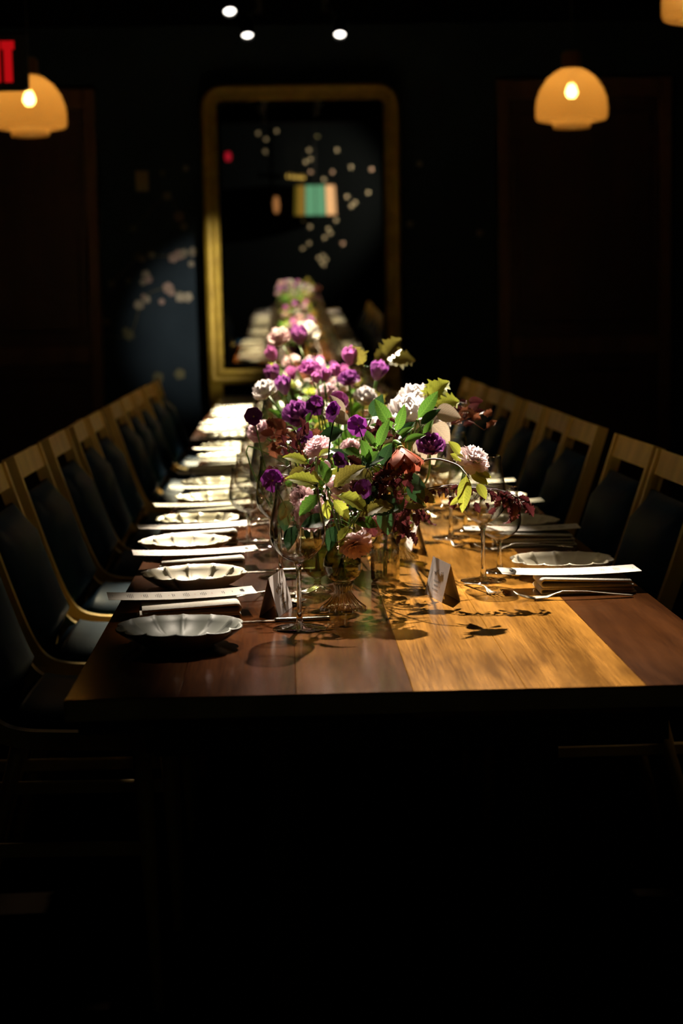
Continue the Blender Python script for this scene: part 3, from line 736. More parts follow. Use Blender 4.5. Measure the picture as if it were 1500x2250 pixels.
def setting(side, i, xp, yp, gap=.5):
    o = ORD[i]; sd = 'exit sign side' if side < 0 else 'dark door side'
    G = lambda s: f'{s} along the {sd}'
    pl = link('bread_plate', PG if (side < 0 and i == 0) else PL, None, T(xp, yp, TZ) @ RZ(.26+i*.7))
    if side < 0 and i == 0: tag(pl, 'scalloped grey glazed plate at the front corner of the table', 'plate', G('bread plates'))
    else: tag(pl, f'scalloped cream plate, {o} from the front edge on the {sd}', 'plate', G('bread plates'))
    jit = random.uniform(-.05, .05)
    if side < 0: off = min(.265, .56*gap); nx, ny, na = -.178+(xp+.19)*.6, yp+off-.03, .10+jit; mx, my, ma = nx-.015, ny+.042, .16+jit*.6
    else: nx, ny, na = .512, yp-.175, math.pi+jit*.4; mx, my, ma = .490, yp-.155, math.pi-.035+jit*.3
    if i == 0: na = .10 if side < 0 else math.pi; ma = .14 if side < 0 else math.pi-.0
    Mn = T(nx, ny, TZ) @ RZ(na)
    tag(link('napkin', NAP, None, Mn @ T(-.085, 0, 0)), f'folded white linen napkin under the {o} menu from the front, {sd}', 'napkin', G('folded napkins'))
    Mm = T(mx, my, TZ+.0300) @ RZ(ma)
    mn = tag(link('menu', MENU, None, Mm), f'narrow printed white menu on the {o} napkin from the front, {sd}', 'menu', G('printed menus'))
    a = link('printed_text', PB, mn, Mm); a['kind'] = 'stuff'; a['label'] = 'grey printed lines'
    a = link('printed_text', PR, mn, Mm); a['kind'] = 'stuff'; a['label'] = 'red printed headings'
    link('script_heading', HD, mn, Mm)
    # fork
    if side < 0: Mf = T(-.045, yp+.40, TZ) @ RZ(.42 if i == 0 else .1)
    else: Mf = T(.482, yp-.262, TZ) @ RZ(math.pi+.03)
    f = thing('dinner_fork', f'silver dinner fork of the {o} place from the front, {sd}', 'fork', Mf, G('dinner forks'))
    link('handle', FH, f, Mf); link('tines', FT, f, Mf)
    if side < 0:
        Mk = T(-.04, yp+.178, TZ) @ RZ(math.pi+.04)
        kn = thing('dinner_knife', f'silver table knife of the {o} place from the front, {sd}', 'knife', Mk, G('table knives'))
        link('handle', KH, kn, Mk); link('blade', KB, kn, Mk)
        Ms = T(.013, yp+.385, TZ) @ RZ(-math.pi/2)
        s_ = thing('dessert_spoon', f'small silver dessert spoon above the {o} menu from the front, {sd}', 'spoon', Ms, G('dessert spoons'))
        link('handle', SH, s_, Ms); link('bowl', SB, s_, Ms)
        glass(WG, .015-.03*(i > 0)-.02*(i > 1), yp+.11, f'tall clear wine glass beside the {o} plate from the front, {sd}', G('wine glasses'))
        if i > 0: glass(HG, -.085 if i > 1 else .02, yp+.20+.18*(i == 1), f'short clear water glass beside the {o} plate from the front, {sd}', G('water glasses'))
        if i != 1: tentcard(-.022 if i == 0 else -.01, yp+.272, -.22+jit*.3, f'small white tented place card by the {o} plate from the front, {sd}')
    else:
        Ms = T(.336, yp-.155, TZ) @ RZ(-math.pi/2+.32)
        s_ = thing('dessert_fork', f'small silver dessert fork by the {o} wine glass from the front, {sd}', 'fork', Ms, G('dessert forks'))
        link('handle', DH, s_, Ms); link('tines', DT, s_, Ms)
        glass(WG, .352, yp-.05, f'tall clear wine glass, {o} from the front on the {sd}', G('wine glasses'))
        glass(HG, .395, yp+.055, f'short clear water glass, {o} from the front on the {sd}', G('water glasses'))
        tentcard(.262, yp-.215, .2 if i == 0 else .1+jit, f'small white tented place card, {o} from the front on the {sd}')
LP = [(-.164, 2.51), (-.170, 3.035), (-.212, 3.48), (-.205, 3.86), (-.190, 4.32), (-.20, 4.72), (-.203, 5.12), (-.195, 5.58), (-.205, 6.05), (-.215, 6.48), (-.26, 6.92), (-.26, 7.36), (-.25, 7.82), (-.25, 8.28), (-.25, 8.74), (-.25, 9.22)]
for i, (x, y) in enumerate(LP): setting(-1, i, x, y, LP[i+1][1]-y if i+1 < len(LP) else .45)
RP = [(.503, 3.10)]+[(.50-.02*(k > 5), 3.70+.5*k) for k in range(12)]
for i, (x, y) in enumerate(RP): setting(1, i, x, y)

# ------------------------------------------------------------------ flowers
RF = random.Random(11)
def petal(L, W, nu=5, nv=4, lift=0.2, curl=0.4, cup=.3, ruffle=0.0, base=.25, notch=0.0, ph=0.0):
    """petal from the origin along +x, face up +z"""
    vs, fs = [], []; x = z = 0.0; a = lift
    for i in range(nu+1):
        u = i/nu
        w = W*(base+(1-base)*math.sin(math.pi*(.10+.62*u))) * (1-.55*max(0, (u-.82)/.18)**1.5)
        for j in range(nv+1):
            v = -1+2*j/nv
            xx = x - (notch*L*(1-abs(v)) if i == nu else 0) - .10*L*u*abs(v)**2
            vs.append((xx, v*w, z + cup*W*v*v + ruffle*W*u*math.sin(5*v+4*u+ph)))
        x += L/nu*math.cos(a); z += L/nu*math.sin(a); a -= curl/nu
    for i in range(nu):
        for j in range(nv):
            k = i*(nv+1)+j; fs.append((k, k+1, k+nv+2, k+nv+1))
    return vs, fs
def leafgeo(L, W, nu=8, fold=.35, curl=.5, serr=0.0, rib=0.0, tip=1.0, lobes=0, stalk=.15):
    vs, fs = [], []; x = z = 0.0; a = .15; cols = (-1, -.5, 0, .5, 1)
    for i in range(nu+1):
        u = i/nu
        w = W*max(.02, math.sin(math.pi*u**(.8*tip))**.85) if 0 < u < 1 else W*.02
        if lobes: w *= .55+.45*abs(math.sin(math.pi*(u*lobes+.15)))+.15
        s_ = 1+serr*(1 if i % 2 else -1)
        for v in cols:
            e = s_ if abs(v) == 1 else 1
            vs.append((stalk*L + x + (.12*L*abs(v)*serr*3 if abs(v) == 1 else 0), v*w*e, z + fold*W*abs(v)*w/W + (rib*W*math.sin(i*math.pi) if 0 else rib*W*(1 if i % 2 else -1)*abs(v))))
        x += L/nu*math.cos(a); z += L/nu*math.sin(a); a -= curl/nu
    for i in range(nu):
        for j in range(4):
            k = i*5+j; fs.append((k, k+1, k+6, k+5))
    o = len(vs)                                     # the stalk
    vs += [(0, -.01*L, 0), (0, .01*L, 0), (stalk*L, .012*L, 0), (stalk*L, -.012*L, 0)]; fs.append((o, o+1, o+2, o+3))
    return vs, fs
PM, LM = {}, {}
def pm(key, mat, **k):
    if (key, mat) not in PM:
        b = MB(); b.add(*petal(**k)); PM[(key, mat)] = b.mesh('petal', M[mat])
    return PM[(key, mat)]
LEAF = {
    'cherry': dict(L=1, W=.24, nu=12, fold=.30, curl=.9, serr=.10, rib=.035, tip=1.05),
    'lance': dict(L=1, W=.19, nu=8, fold=.35, curl=.6, tip=1.0, stalk=.05),
    'oval': dict(L=1, W=.30, nu=8, fold=.22, curl=.5, tip=.95, stalk=.10),
    'round': dict(L=1, W=.40, nu=8, fold=.15, curl=.6, tip=.85, stalk=.1),
    'nine': dict(L=1, W=.27, nu=13, fold=.45, curl=1.0, serr=.22, lobes=2, stalk=.22),
    'lobed': dict(L=1, W=.40, nu=12, fold=.25, curl=.6, serr=.22, lobes=3, stalk=.1),
}
for kk, dd in LEAF.items(): LM[kk] = leafgeo(**dd)
LMESH = {}
def leafmesh(kind, mat):
    if (kind, mat) not in LMESH:
        LMESH[(kind, mat)] = MB().add(*LM[kind]).mesh('leaf', M[mat])
    return LMESH[(kind, mat)]
def put_leaf(root, kind, mat, p, d, nrm, size):
    return link('leaf', leafmesh(kind, mat), root, leafM(p, d, nrm, size))
def leafM(p, d, nrm, size):
    x = V(d).normalized(); z = V(nrm); z = z-x*z.dot(x); z = z.normalized() if z.length > 1e-5 else x.orthogonal().normalized()
    y = z.cross(x); A = Matrix((x*size, y*size, z*size)).transposed().to_4x4(); A.translation = V(p); return A
# layers: (petal count, lift, curl, length, width, radius at base, z at base, cup, ruffle, base width, notch)
BLOOM = {
    'viola': dict(core=(.10, .06, 'yel'), special='viola'),
    'tulip': dict(core=(.12, .2, 'yel'), layers=[(5, .72, -.95, 1.10, .46, .10, 0, .50, .14, .55, .04), (5, .95, -.95, 1.08, .42, .09, .05, .50, .22, .5, .08), (5, 1.12, -.8, .98, .36, .07, .10, .45, .28, .5, .10), (4, 1.28, -.5, .88, .30, .05, .14, .45, .32, .5, .10), (3, 1.45, -.2, .74, .24, .03, .16, .4, .35, .5, .1)]),
    'cherry': dict(L=1, W=.24, nu=12, fold=.30, curl=.9, serr=.10, rib=.035, tip=1.05),
    'lance': dict(L=1, W=.19, nu=8, fold=.35, curl=.6, tip=1.0, stalk=.05),
    'oval': dict(L=1, W=.30, nu=8, fold=.22, curl=.5, tip=.95, stalk=.10),
    'round': dict(L=1, W=.40, nu=8, fold=.15, curl=.6, tip=.85, stalk=.1),
    'nine': dict(L=1, W=.27, nu=13, fold=.45, curl=1.0, serr=.22, lobes=2, stalk=.22),
    'lobed': dict(L=1, W=.40, nu=12, fold=.25, curl=.6, serr=.22, lobes=3, stalk=.1),
}
for kk, dd in LEAF.items(): LM[kk] = leafgeo(**dd)
LMESH = {}
def leafmesh(kind, mat):
    if (kind, mat) not in LMESH:
        LMESH[(kind, mat)] = MB().add(*LM[kind]).mesh('leaf', M[mat])
    return LMESH[(kind, mat)]
def put_leaf(root, kind, mat, p, d, nrm, size):
    return link('leaf', leafmesh(kind, mat), root, leafM(p, d, nrm, size))
def leafM(p, d, nrm, size):
    x = V(d).normalized(); z = V(nrm); z = z-x*z.dot(x); z = z.normalized() if z.length > 1e-5 else x.orthogonal().normalized()
    y = z.cross(x); A = Matrix((x*size, y*size, z*size)).transposed().to_4x4(); A.translation = V(p); return A
# layers: (petal count, lift, curl, length, width, radius at base, z at base, cup, ruffle, base width, notch)
BLOOM = {
    'viola': dict(core=(.10, .06, 'yel'), special='viola'),
    'tulip': dict(core=(.12, .2, 'yel'), layers=[(3, .95, -.75, 1.25, .50, .10, 0, .55, .10, .55, .0), (4, 1.15, -.75, 1.15, .46, .09, .05, .6, .15, .55, .05), (4, 1.3, -.7, .98, .38, .07, .12, .6, .2, .5, .05), (3, 1.45, -.5, .85, .30, .04, .15, .6, .2, .5, .05)]),
    'cherry': dict(core=(.10, .15, 'yel'), layers=[(9, .10, .4, 1.0, .33, .05, 0, .12, .12, .3, .20), (9, .40, .5, .95, .31, .05, .03, .16, .16, .3, .20), (8, .70, .5, .86, .28, .04, .06, .2, .2, .3, .20), (7, 1.0, .5, .74, .24, .03, .08, .24, .24, .3, .18), (5, 1.3, .4, .60, .20, .02, .1, .3, .26, .3, .18)]),
    'peony': dict(core=(.12, .2, 'yel'), layers=[(7, .25, -.3, 1.0, .48, .06, 0, .35, .12, .35, .08), (7, .6, -.4, .95, .44, .06, .05, .4, .16, .35, .08), (6, .95, -.5, .85, .38, .05, .1, .45, .2, .35, .08), (6, 1.25, -.4, .7, .30, .03, .12, .45, .25, .3, .08)]),
    'hellebore': dict(core=(.14, .25, 'yel'), layers=[(6, .75, -.2, 1.05, .52, .06, 0, .45, .05, .4, .0), (7, .95, -.3, .85, .36, .05, .03, .4, .08, .35, .0), (7, 1.2, -.2, .6, .22, .03, .05, .4, .1, .35, .0)]),
}
def bloom_parts(kind):
    """list of petal placements (key, params, matrix) in bloom units; the bloom opens along +z"""
    out = []; B = BLOOM[kind]
    if kind == 'viola':
        for k, (az, L, W, tilt) in enumerate(((60, .95, .60, .15), (120, .95, .60, .15), (8, .88, .52, -.02), (172, .88, .52, -.02), (270, .92, .70, -.08))):
            out.append((('viola', k % 3), dict(L=L, W=W, nu=5, nv=4, lift=.30+tilt, curl=.55, cup=.12, ruffle=.05, base=.35), RZ(math.radians(az)) @ T(.04, 0, 0)))
        return out
    for li, (n_, lift, curl, L, W, r0, z0, cup, ruf, base, notch) in enumerate(B['layers']):
        for k in range(n_):
            j = RF.uniform(-.12, .12); var = RF.randint(0, 1)
            out.append(((kind, li, var), dict(L=L, W=W, nu=5, nv=4, lift=lift, curl=curl+.2*var, cup=cup, ruffle=ruf, base=base, notch=notch, ph=var*2.1),
                        RZ(2*math.pi*(k+.5*li)/n_+j) @ T(r0, 0, z0) @ Matrix.Rotation(RF.uniform(-.12, .12), 4, 'Y')))
    return out
def add_bloom(root, kind, mat, p, d, R, near, roll=None):
    Mb = frame(p, d, None if roll is None else roll, R)
    if roll is None: Mb = Mb @ RZ(RF.uniform(0, 6.28))
    cr, ch, cm = BLOOM[kind]['core']
    b = MB().lathe([(0, -.10), (cr*.9, -.06), (cr, 0), (cr*.8, ch*.6), (0, ch)], 8)
    if near:
        o = link('bloom', b.mesh('bloom', M[cm]), root, Mb)
        for key, par, A in bloom_parts(kind): link('petal', pm(key, mat, **par), o, Mb @ A)
    else:
        fb_ = FARB.get((kind, mat))
        if fb_ is None:
            b2 = MB()
            for key, par, A in bloom_parts(kind): b2.add(*petal(**par), A)
            fb_ = FARB[(kind, mat)] = b2.mesh('bloom', M[mat])
        o = link('bloom', fb_, root, Mb)
    return o
FARB = {}
def up_img(dx, dz, dy=0.0): return V((dx, dy, dz)).normalized()
def ang(deg, dy=0.0):
    a = math.radians(deg); return V((math.cos(a), dy, math.sin(a))).normalized()

# ---- vases
M['vase_foot'] = thinglass('ribbed_foot', (.82, .80, .68), (.5, .45, .3), 2.2)
def bud_vase(x, y, label, s=1.0, rot=0.0):
    """round bowl on a flared ribbed foot"""
    Mx = T(x, y, TZ) @ RZ(rot) @ Matrix.Scale(s, 4); t_ = thing('bud_vase', label, 'vase', Mx, 'flower vases')
    bowl = [(.010, .046), (.020, .0485), (.0275, .056), (.0318, .066), (.0325, .075), (.030, .087), (.0245, .097), (.0195, .103), (.018, .109), (.0195, .115)]
    link('bowl', MB().lathe(bowl+[(r-.0012, z) for r, z in bowl[::-1]], 36).mesh('bowl', M['vase_glass']), t_, Mx)
    rf = lambda r, z, a, k: (r*(1+.05*math.cos(20*a)*(1 if r > .012 else .4)), z)
    ft = [(.038, .0), (.0375, .0025), (.031, .0075), (.022, .016), (.0155, .025), (.0135, .033), (.0155, .038), (.0150, .042), (.010, .0465)]
    link('ribbed_foot', MB().lathe(ft+[(r*.86, max(0.0005, z-.002)) for r, z in ft[::-1]], 120, None, rf).mesh('ribbed_foot', M['vase_foot']), t_, Mx)
    link('water', MB().lathe([(0, .0500), (.018, .0500), (.026, .057), (.0302, .066), (.0308, .075), (.0285, .086), (0, .086)], 32).mesh('water', M['water']), t_, Mx)
M['water'] = thinglass('green_water', (.80, .84, .62), (.5, .55, .3), .6)
def goblet_vase(x, y, label, s=1.0):
    Mx = T(x, y, TZ) @ Matrix.Scale(s, 4); t_ = thing('goblet_vase', label, 'vase', Mx, 'flower vases')
    bowl = [(.006, .024), (.018, .031), (.0275, .044), (.031, .060), (.0305, .078), (.028, .1), (.026, .126)]
    link('bowl', MB().lathe(bowl+[(r-.0012, z) for r, z in bowl[::-1]], 36).mesh('bowl', M['vase_glass']), t_, Mx)
    link('foot', MB().lathe([(.026, 0), (.0265, .002), (.020, .0055), (.010, .0095), (.006, .014), (.0055, .019), (.008, .025), (0, .025)], 36).mesh('foot', M['vase_foot']), t_, Mx)
    link('water', MB().lathe([(0, .027), (.012, .0285), (.026, .045), (.0294, .060), (.0290, .078), (0, .078)], 32).mesh('water', M['water']), t_, Mx)
def jar_vase(x, y, label, s=1.0):
    Mx = T(x, y, TZ) @ Matrix.Scale(s, 4); t_ = thing('jar_vase', label, 'vase', Mx, 'flower vases')
    rf = lambda r, z, a, k: (r*(1+(.022*math.cos(18*a) if .004 < z < .068 else 0)), z)
    body = [(.0, .0008), (.024, .0008), (.0262, .004), (.0265, .06), (.0255, .068), (.019, .076), (.0165, .080), (.0165, .095), (.019, .099)]
    link('jar', MB().lathe(body+[(max(0, r-.0015), z if z > .01 else z+.002) for r, z in body[::-1]], 108, None, rf).mesh('jar', M['jar_glass']), t_, Mx)
    link('water', MB().lathe([(0, .004), (.0235, .004), (.0240, .055), (0, .055)], 32).mesh('water', M['jar_water']), t_, Mx)
M['jar_water'] = thinglass('clear_water', (.93, .90, .84), (.7, .65, .55), .6)
VASES = {}
def vase(key, kind, x, y, label, s=1.0, **k):
    {'bud': bud_vase, 'goblet': goblet_vase, 'jar': jar_vase}[kind](x, y, label, s, **k)
    mz = {'bud': .112, 'goblet': .122, 'jar': .096}[kind]*s
    bz = {'bud': .056, 'goblet': .036, 'jar': .008}[kind]*s
    br = {'bud': .012, 'goblet': .008, 'jar': .003}[kind]*s
    mr = {'bud': .012, 'goblet': .018, 'jar': .010}[kind]*s
    VASES[key] = (x, y, TZ+bz, br, TZ+mz, mr)
vase('A', 'bud', .089, 2.795, 'round glass bud vase on a flared ribbed foot, nearest the front edge')
vase('B', 'goblet', .050, 2.975, 'tulip shaped green glass goblet vase just behind the ribbed footed vase')
vase('C', 'jar', .176, 3.08, 'clear ribbed glass jar vase holding one thick green stem')
vase('D', 'goblet', .10, 3.28, 'small glass goblet vase hidden behind the jar vase', 1.05)
vase('E', 'bud', .22, 3.36, 'footed glass vase under the big white blossoms')

def stem_path(vk, head, via=None, lean=None):
    x, y, bz, br, mz, mr = VASES[vk]; h = V(head)
    dx, dy = h.x-x, h.y-y; L = math.hypot(dx, dy)+1e-6; ux, uy = dx/L, dy/L
    f = min(1, L/.05)
    pts = [V((x-ux*br*f, y-uy*br*f, bz)), V((x+ux*mr*f*.8, y+uy*mr*f*.8, mz))]
    return pts + [V(q) for q in (via or [])] + [h]
def stem_root(name, label, cat, vk, group=None):
    x, y, bz, br, mz, mr = VASES[vk]; return thing(name, label, cat, T(x, y, bz), group)
def flower(name, label, vk, kind, mat, head, face, R, stem='sg', rad=.0013, via=None, near=True, group=None, roll=None, cat='flower', leaves=0, lkind='lance', lmat='leaf', lsize=.04):
    t_ = stem_root(name, label, cat, vk, group)
    face = V(face).normalized(); h = V(head)
    P = spline(stem_path(vk, h-face*R*.06, via), 6)
    link('stem', MB().tube(P, rad, 6).mesh('stem', M[stem]), t_)
    add_bloom(t_, kind, mat, h, face, R, near, roll)
    for k in range(leaves):
        f = .5+.35*k/max(1, leaves); q = P[int(f*(len(P)-1))]
        a = RF.uniform(0, 6.28); put_leaf(t_, lkind, lmat, q, (math.cos(a), math.sin(a)*.7, RF.uniform(.2, .9)), (RF.uniform(-.4, .4), -.8, .7), lsize*RF.uniform(.8, 1.25))
    return t_
def branch(name, label, vk, pts, stem, rad, cat='branch', group=None, fork=None):
    t_ = stem_root(name, label, cat, vk, group)
    P = spline(stem_path(vk, pts[-1], pts[:-1]), 6); n_ = len(P)
    link('stem', MB().tube(P, [rad*(1-.6*i/n_) for i in range(n_)], 7).mesh('stem', M[stem]), t_)
    for f in fork or []: link('twig', MB().tube(spline(f, 5), rad*.45, 6).mesh('twig', M[stem]), t_)
    return t_, P
I = lambda x, y, Y: atY(x, y, Y)
PX = 2.8/FPX
UPC = V((0, -.75, .65))                              # leaf faces: up and towards the front edge

# ---- near bouquet, one thing per stem
flower('viola', 'purple viola with open face beside the front wine glass rim', 'B', 'viola', 'violet', I(598, 1056, 2.86), (.05, -1, .15), .0215, via=[I(650, 1150, 2.92)], roll=(1, 0, 0))
flower('viola', 'dark purple viola alone on a thin stem, furthest out over the cream plates', 'D', 'viola', 'violet_d', I(557, 915, 3.12), (-.1, -1, .1), .0185, via=[I(545, 980, 3.15), I(600, 1120, 3.2)], roll=(1, 0, .1))
flower('viola', 'tall purple viola seen from the side on a straight dark stem', 'A', 'viola', 'violet', I(735, 906, 2.84), (-.75, -.5, .25), .020, stem='leaf_d', via=[I(722, 1020, 2.82)], roll=(.6, -.7, .3))
flower('viola', 'tall purple viola leaning outward above the dark round leaves', 'A', 'viola', 'violet', I(788, 935, 2.86), (-.45, -.8, -.1), .021, stem='leaf_d', via=[I(797, 1010, 2.84)], roll=(.8, -.3, .5))
flower('viola', 'dark purple viola bud above the pink cherry blossom', 'B', 'viola', 'violet_d', I(667, 956, 2.98), (.3, -.8, .1), .017, via=[I(672, 1010, 2.98)], roll=(.3, 0, 1))
flower('viola', 'dark purple viola in shade between pink blossoms', 'A', 'viola', 'violet_d', I(745, 1015, 2.79), (.5, -.6, .4), .018, via=[I(740, 1080, 2.79)], roll=(.8, 0, .6))
flower('viola', 'magenta viola deep in the shaded middle of the near bouquet', 'A', 'viola', 'violet', I(800, 1077, 2.76), (-.5, -.7, .3), .020, via=[I(790, 1120, 2.78)], roll=(.5, 0, .9))
flower('viola', 'bright magenta viola head behind the tall side view viola', 'D', 'viola', 'tulip_p', I(744, 882, 3.2), (.3, -.8, .6), .022, roll=(1, 0, 0))
flower('viola', 'dark purple viola beside the large double tulip', 'D', 'viola', 'violet_d', I(694, 893, 3.22), (-.3, -.9, .2), .021, roll=(.8, 0, .5))
flower('viola', 'small violet hanging from a hooked green stem', 'D', 'viola', 'violet', I(697, 878, 3.15), (-.3, -.6, -.4), .014, via=[I(708, 930, 3.18), I(712, 885, 3.16)], roll=(.8, 0, .5))
flower('double_tulip', 'purple double tulip facing forward above the bare branch', 'E', 'peony', 'tulip', I(945, 988, 2.98), (.05, -.62, .75), .029, rad=.002, via=[I(935, 1060, 3.05)])
flower('hellebore', 'rust red hellebore nodding under the green leaves', 'C', 'hellebore', 'rust', I(880, 984, 2.80), (.08, -.42, -.80), .041, rad=.0036, via=[I(845, 1080, 2.95), I(862, 980, 2.86), I(876, 974, 2.81)])
cb, P = branch('cherry_branch', 'bare twig branch ending in a pink blossom and yellow leaves over the wine glass', 'C',
    [I(850, 1085, 2.96), I(895, 1035, 2.90), I(945, 1009, 2.86), I(1000, 1020, 2.83), I(1022, 1040, 2.80), I(1030, 1052, 2.79)], 'twig', .0026)
add_bloom(cb, 'cherry', 'blush', I(1036, 1014, 2.80), (.35, -.45, .80), .034, True)
for x, y, a, s, m_, k_ in ((1012, 1000, 130, .030, 'leaf_y', 'oval'), (1022, 1015, 150, .026, 'leaf_y', 'oval'), (1015, 1028, 60, .026, 'leaf_y', 'cherry'), (1024, 1042, 262, .062, 'leaf_y', 'lance'), (1030, 1040, 330, .034, 'leaf_y', 'oval'), (1036, 1035, 345, .030, 'leaf_y', 'cherry'), (1046, 1060, 300, .03, 'leaf_y', 'oval'), (1036, 1020, 20, .018, 'leaf_y', 'oval'), (1016, 1090, 215, .026, 'leaf_y', 'lance')):
    put_leaf(cb, k_, m_, I(x, y, 2.79), ang(a, RF.uniform(-.3, .3)), (RF.uniform(-.5, .5), -.8, .5), s)
# dark ninebark sprays
def spray(label, vk, pts, n, Y, lsz, hang=(230, 310), name='ninebark_branch', mats=('nine',), kinds=('nine',), stem='nine', rad=.0016, start=.45, group=None):
    t_, P = branch(name, label, vk, pts, stem, rad, group=group)
    tw = MB()
    for k in range(n):
        f = start+(1-start)*(k+RF.random()*.8)/n; q = P[min(len(P)-1, int(f*(len(P)-1)))]
        a = RF.uniform(*hang); d = ang(a, RF.uniform(-.7, .7)); sz = lsz*RF.uniform(.65, 1.25)
        if RF.random() < .7:
            e = q+ang(RF.uniform(*hang), RF.uniform(-.5, .5))*RF.uniform(.2, 1.7)*lsz
            tw.tube([q, (q+e)/2+V((0, 0, .002)), e], .0006, 4); q = e
        put_leaf(t_, RF.choice(kinds), RF.choice(mats), q, d, (RF.uniform(-.8, .8), -.7, RF.uniform(-.1, .9)), sz)
    if tw.v: link('leaf_stalks', tw.mesh('leaf_stalks', M[stem]), t_)['kind'] = 'stuff'
    return t_
spray('long dark red ninebark spray arching over the wine glasses to its drooping tip', 'D', [I(850, 1105, 2.98), I(905, 1082, 2.93), I(985, 1066, 2.89), I(1060, 1072, 2.87), I(1110, 1080, 2.86), I(1140, 1098, 2.85)], 70, 2.87, .019, (190, 350), start=.34)
t_ = spray('short dark ninebark spray hanging towards the tent cards', 'D', [I(860, 1100, 2.97), I(900, 1098, 2.94), I(935, 1120, 2.93)], 26, 2.9, .020, (220, 340))
t_ = spray('large leaved drooping ninebark tip hanging outermost over the right wine glass'.replace('right ', ''), 'D', [I(860, 1090, 2.99), I(1000, 1070, 2.88), I(1115, 1085, 2.86), I(1132, 1100, 2.85)], 0, 2.9, .03)
for x, y, a, s in ((1130, 1092, 265, .036), (1136, 1096, 318, .034), (1130, 1090, 342, .024), (1124, 1088, 240, .022), (1118, 1086, 280, .020), (1110, 1082, 300, .020), (1098, 1080, 255, .024)): put_leaf(t_, 'nine', 'nine', I(x, y, 2.85), ang(a, -.2), (.3, -.8, .4), s)
spray('dark ninebark leaves hanging low beside the jar vase', 'D', [I(862, 1110, 3.0), I(880, 1125, 2.98), I(884, 1150, 2.97)], 16, 2.98, .028, (230, 310))
spray('dense dark ninebark sprig in the shaded bouquet middle', 'A', [I(790, 1100, 2.80), I(830, 1055, 2.80), I(870, 1045, 2.82)], 46, 2.8, .027, (0, 360))
spray('upright dark ninebark sprig with small buds beside the pink blossom', 'B', [I(672, 1070, 2.95), I(662, 1000, 2.95), I(655, 962, 2.96)], 18, 2.95, .020, (20, 160), kinds=('nine', 'oval'))
spray('dark ninebark sprig behind the round green leaves', 'A', [I(800, 1060, 2.86), I(830, 1000, 2.88), I(850, 955, 2.9)], 26, 2.88, .022, (0, 180))
spray('dark leafy sprig along the wine glass rim', 'B', [I(660, 1090, 2.88), I(640, 1030, 2.87), I(636, 985, 2.87)], 10, 2.87, .020, (60, 220))
spray('low dark sprig between the goblet vase and the front vase', 'B', [I(690, 1150, 2.9), I(720, 1125, 2.88), I(750, 1110, 2.86)], 30, 2.88, .026, (0, 360), mats=('nine', 'leaf_d'), kinds=('nine', 'oval'))
# pink cherry blossoms
flower('cherry_blossom', 'pale pink double cherry blossom at the top of the near bouquet', 'B', 'cherry', 'pink', I(700, 985, 2.88), (-.3, -.45, .8), .0275, stem='twig', via=[I(695, 1050, 2.9)])
flower('cherry_blossom', 'large pink cherry blossom seen through the front wine glass bowl', 'B', 'cherry', 'pink', I(684, 1128, 2.84), (-.25, -.95, .1), .034, stem='twig', via=[I(690, 1165, 2.92)])
flower('cherry_blossom', 'pink cherry blossom behind the wine glass rim', 'B', 'cherry', 'pink', I(664, 1092, 2.87), (-.5, -.8, .3), .025, stem='twig', via=[I(675, 1150, 2.92)])
flower('cherry_blossom', 'pink cherry blossom under the yellow pointed leaf', 'A', 'cherry', 'pink', I(745, 1075, 2.80), (.1, -.9, .4), .029, stem='twig', via=[I(742, 1140, 2.80)])
flower('cherry_blossom', 'rosy cherry blossom drooping over the round vase bowl', 'A', 'cherry', 'pink', I(780, 1193, 2.74), (.15, -.60, -.65), .033, stem='twig', via=[I(752, 1170, 2.78), I(772, 1160, 2.75)])
flower('cherry_blossom', 'small pink cherry blossom in shade above the jar vase', 'D', 'cherry', 'pink', I(822, 1152, 3.02), (-.1, -.8, -.35), .026, stem='twig', via=[I(828, 1150, 3.05)])
flower('cherry_blossom', 'pink cherry blossom between tall viola stems', 'D', 'cherry', 'pink', I(770, 985, 3.15), (.1, -.8, .5), .022, stem='twig')
for x, y, vk, Y, lab in ((717, 1008, 'B', 2.87, 'pale closed cherry bud under the top pink blossom'), (722, 1033, 'A', 2.82, 'small red tipped cherry bud by the dark viola')):
    t_ = stem_root('cherry_bud', lab, 'bud', vk); h = I(x, y, Y)
    link('stem', MB().tube(spline(stem_path(vk, h), 6), .0009, 5).mesh('stem', M['sg']), t_)
    link('bud', MB().lathe([(0, 0), (.005, .003), (.0065, .009), (.004, .016), (0, .019)], 10).mesh('bud', M['pink']), t_, frame(h, (-.3, -.2, .9)))
# leafy stems of the near bouquet: (label, vase, leaf kind, [(px, py, Y, angle, size, material)], stem colour)
def leafy(label, vk, lv, kind, stem='sg', name='leafy_stem', tip=None, rad=.0014):
    ps = [I(x, y, Y) for x, y, Y, a, s, m_ in lv]
    t_ = stem_root(name, label, 'foliage', vk)
    top = tip or max(ps, key=lambda q: q.z)
    P = spline(stem_path(vk, top), 8); link('stem', MB().tube(P, rad, 6).mesh('stem', M[stem]), t_)
    for p, (x, y, Y, a, s, m_) in zip(ps, lv):
        near_ = min(P, key=lambda q: (q-p).length)
        if (near_-p).length > .004: link('twig', MB().tube([near_, (near_+p)/2+V((0, 0, .004)), p], rad*.6, 5).mesh('twig', M[stem]), t_)
        put_leaf(t_, kind, m_, p, ang(a, RF.uniform(-.35, .25)), (RF.uniform(-.45, .45), -.75, .6), s)
    return t_
leafy('glossy green leafed stem rising before the white blossoms', 'E', [(862, 945, 2.96, 118, .062, 'leaf'), (864, 945, 2.95, 165, .042, 'leaf'), (868, 950, 2.94, 70, .050, 'leaf'), (872, 962, 2.94, 35, .034, 'leaf'), (886, 972, 2.94, 20, .040, 'leaf')], 'lance', rad=.0022)
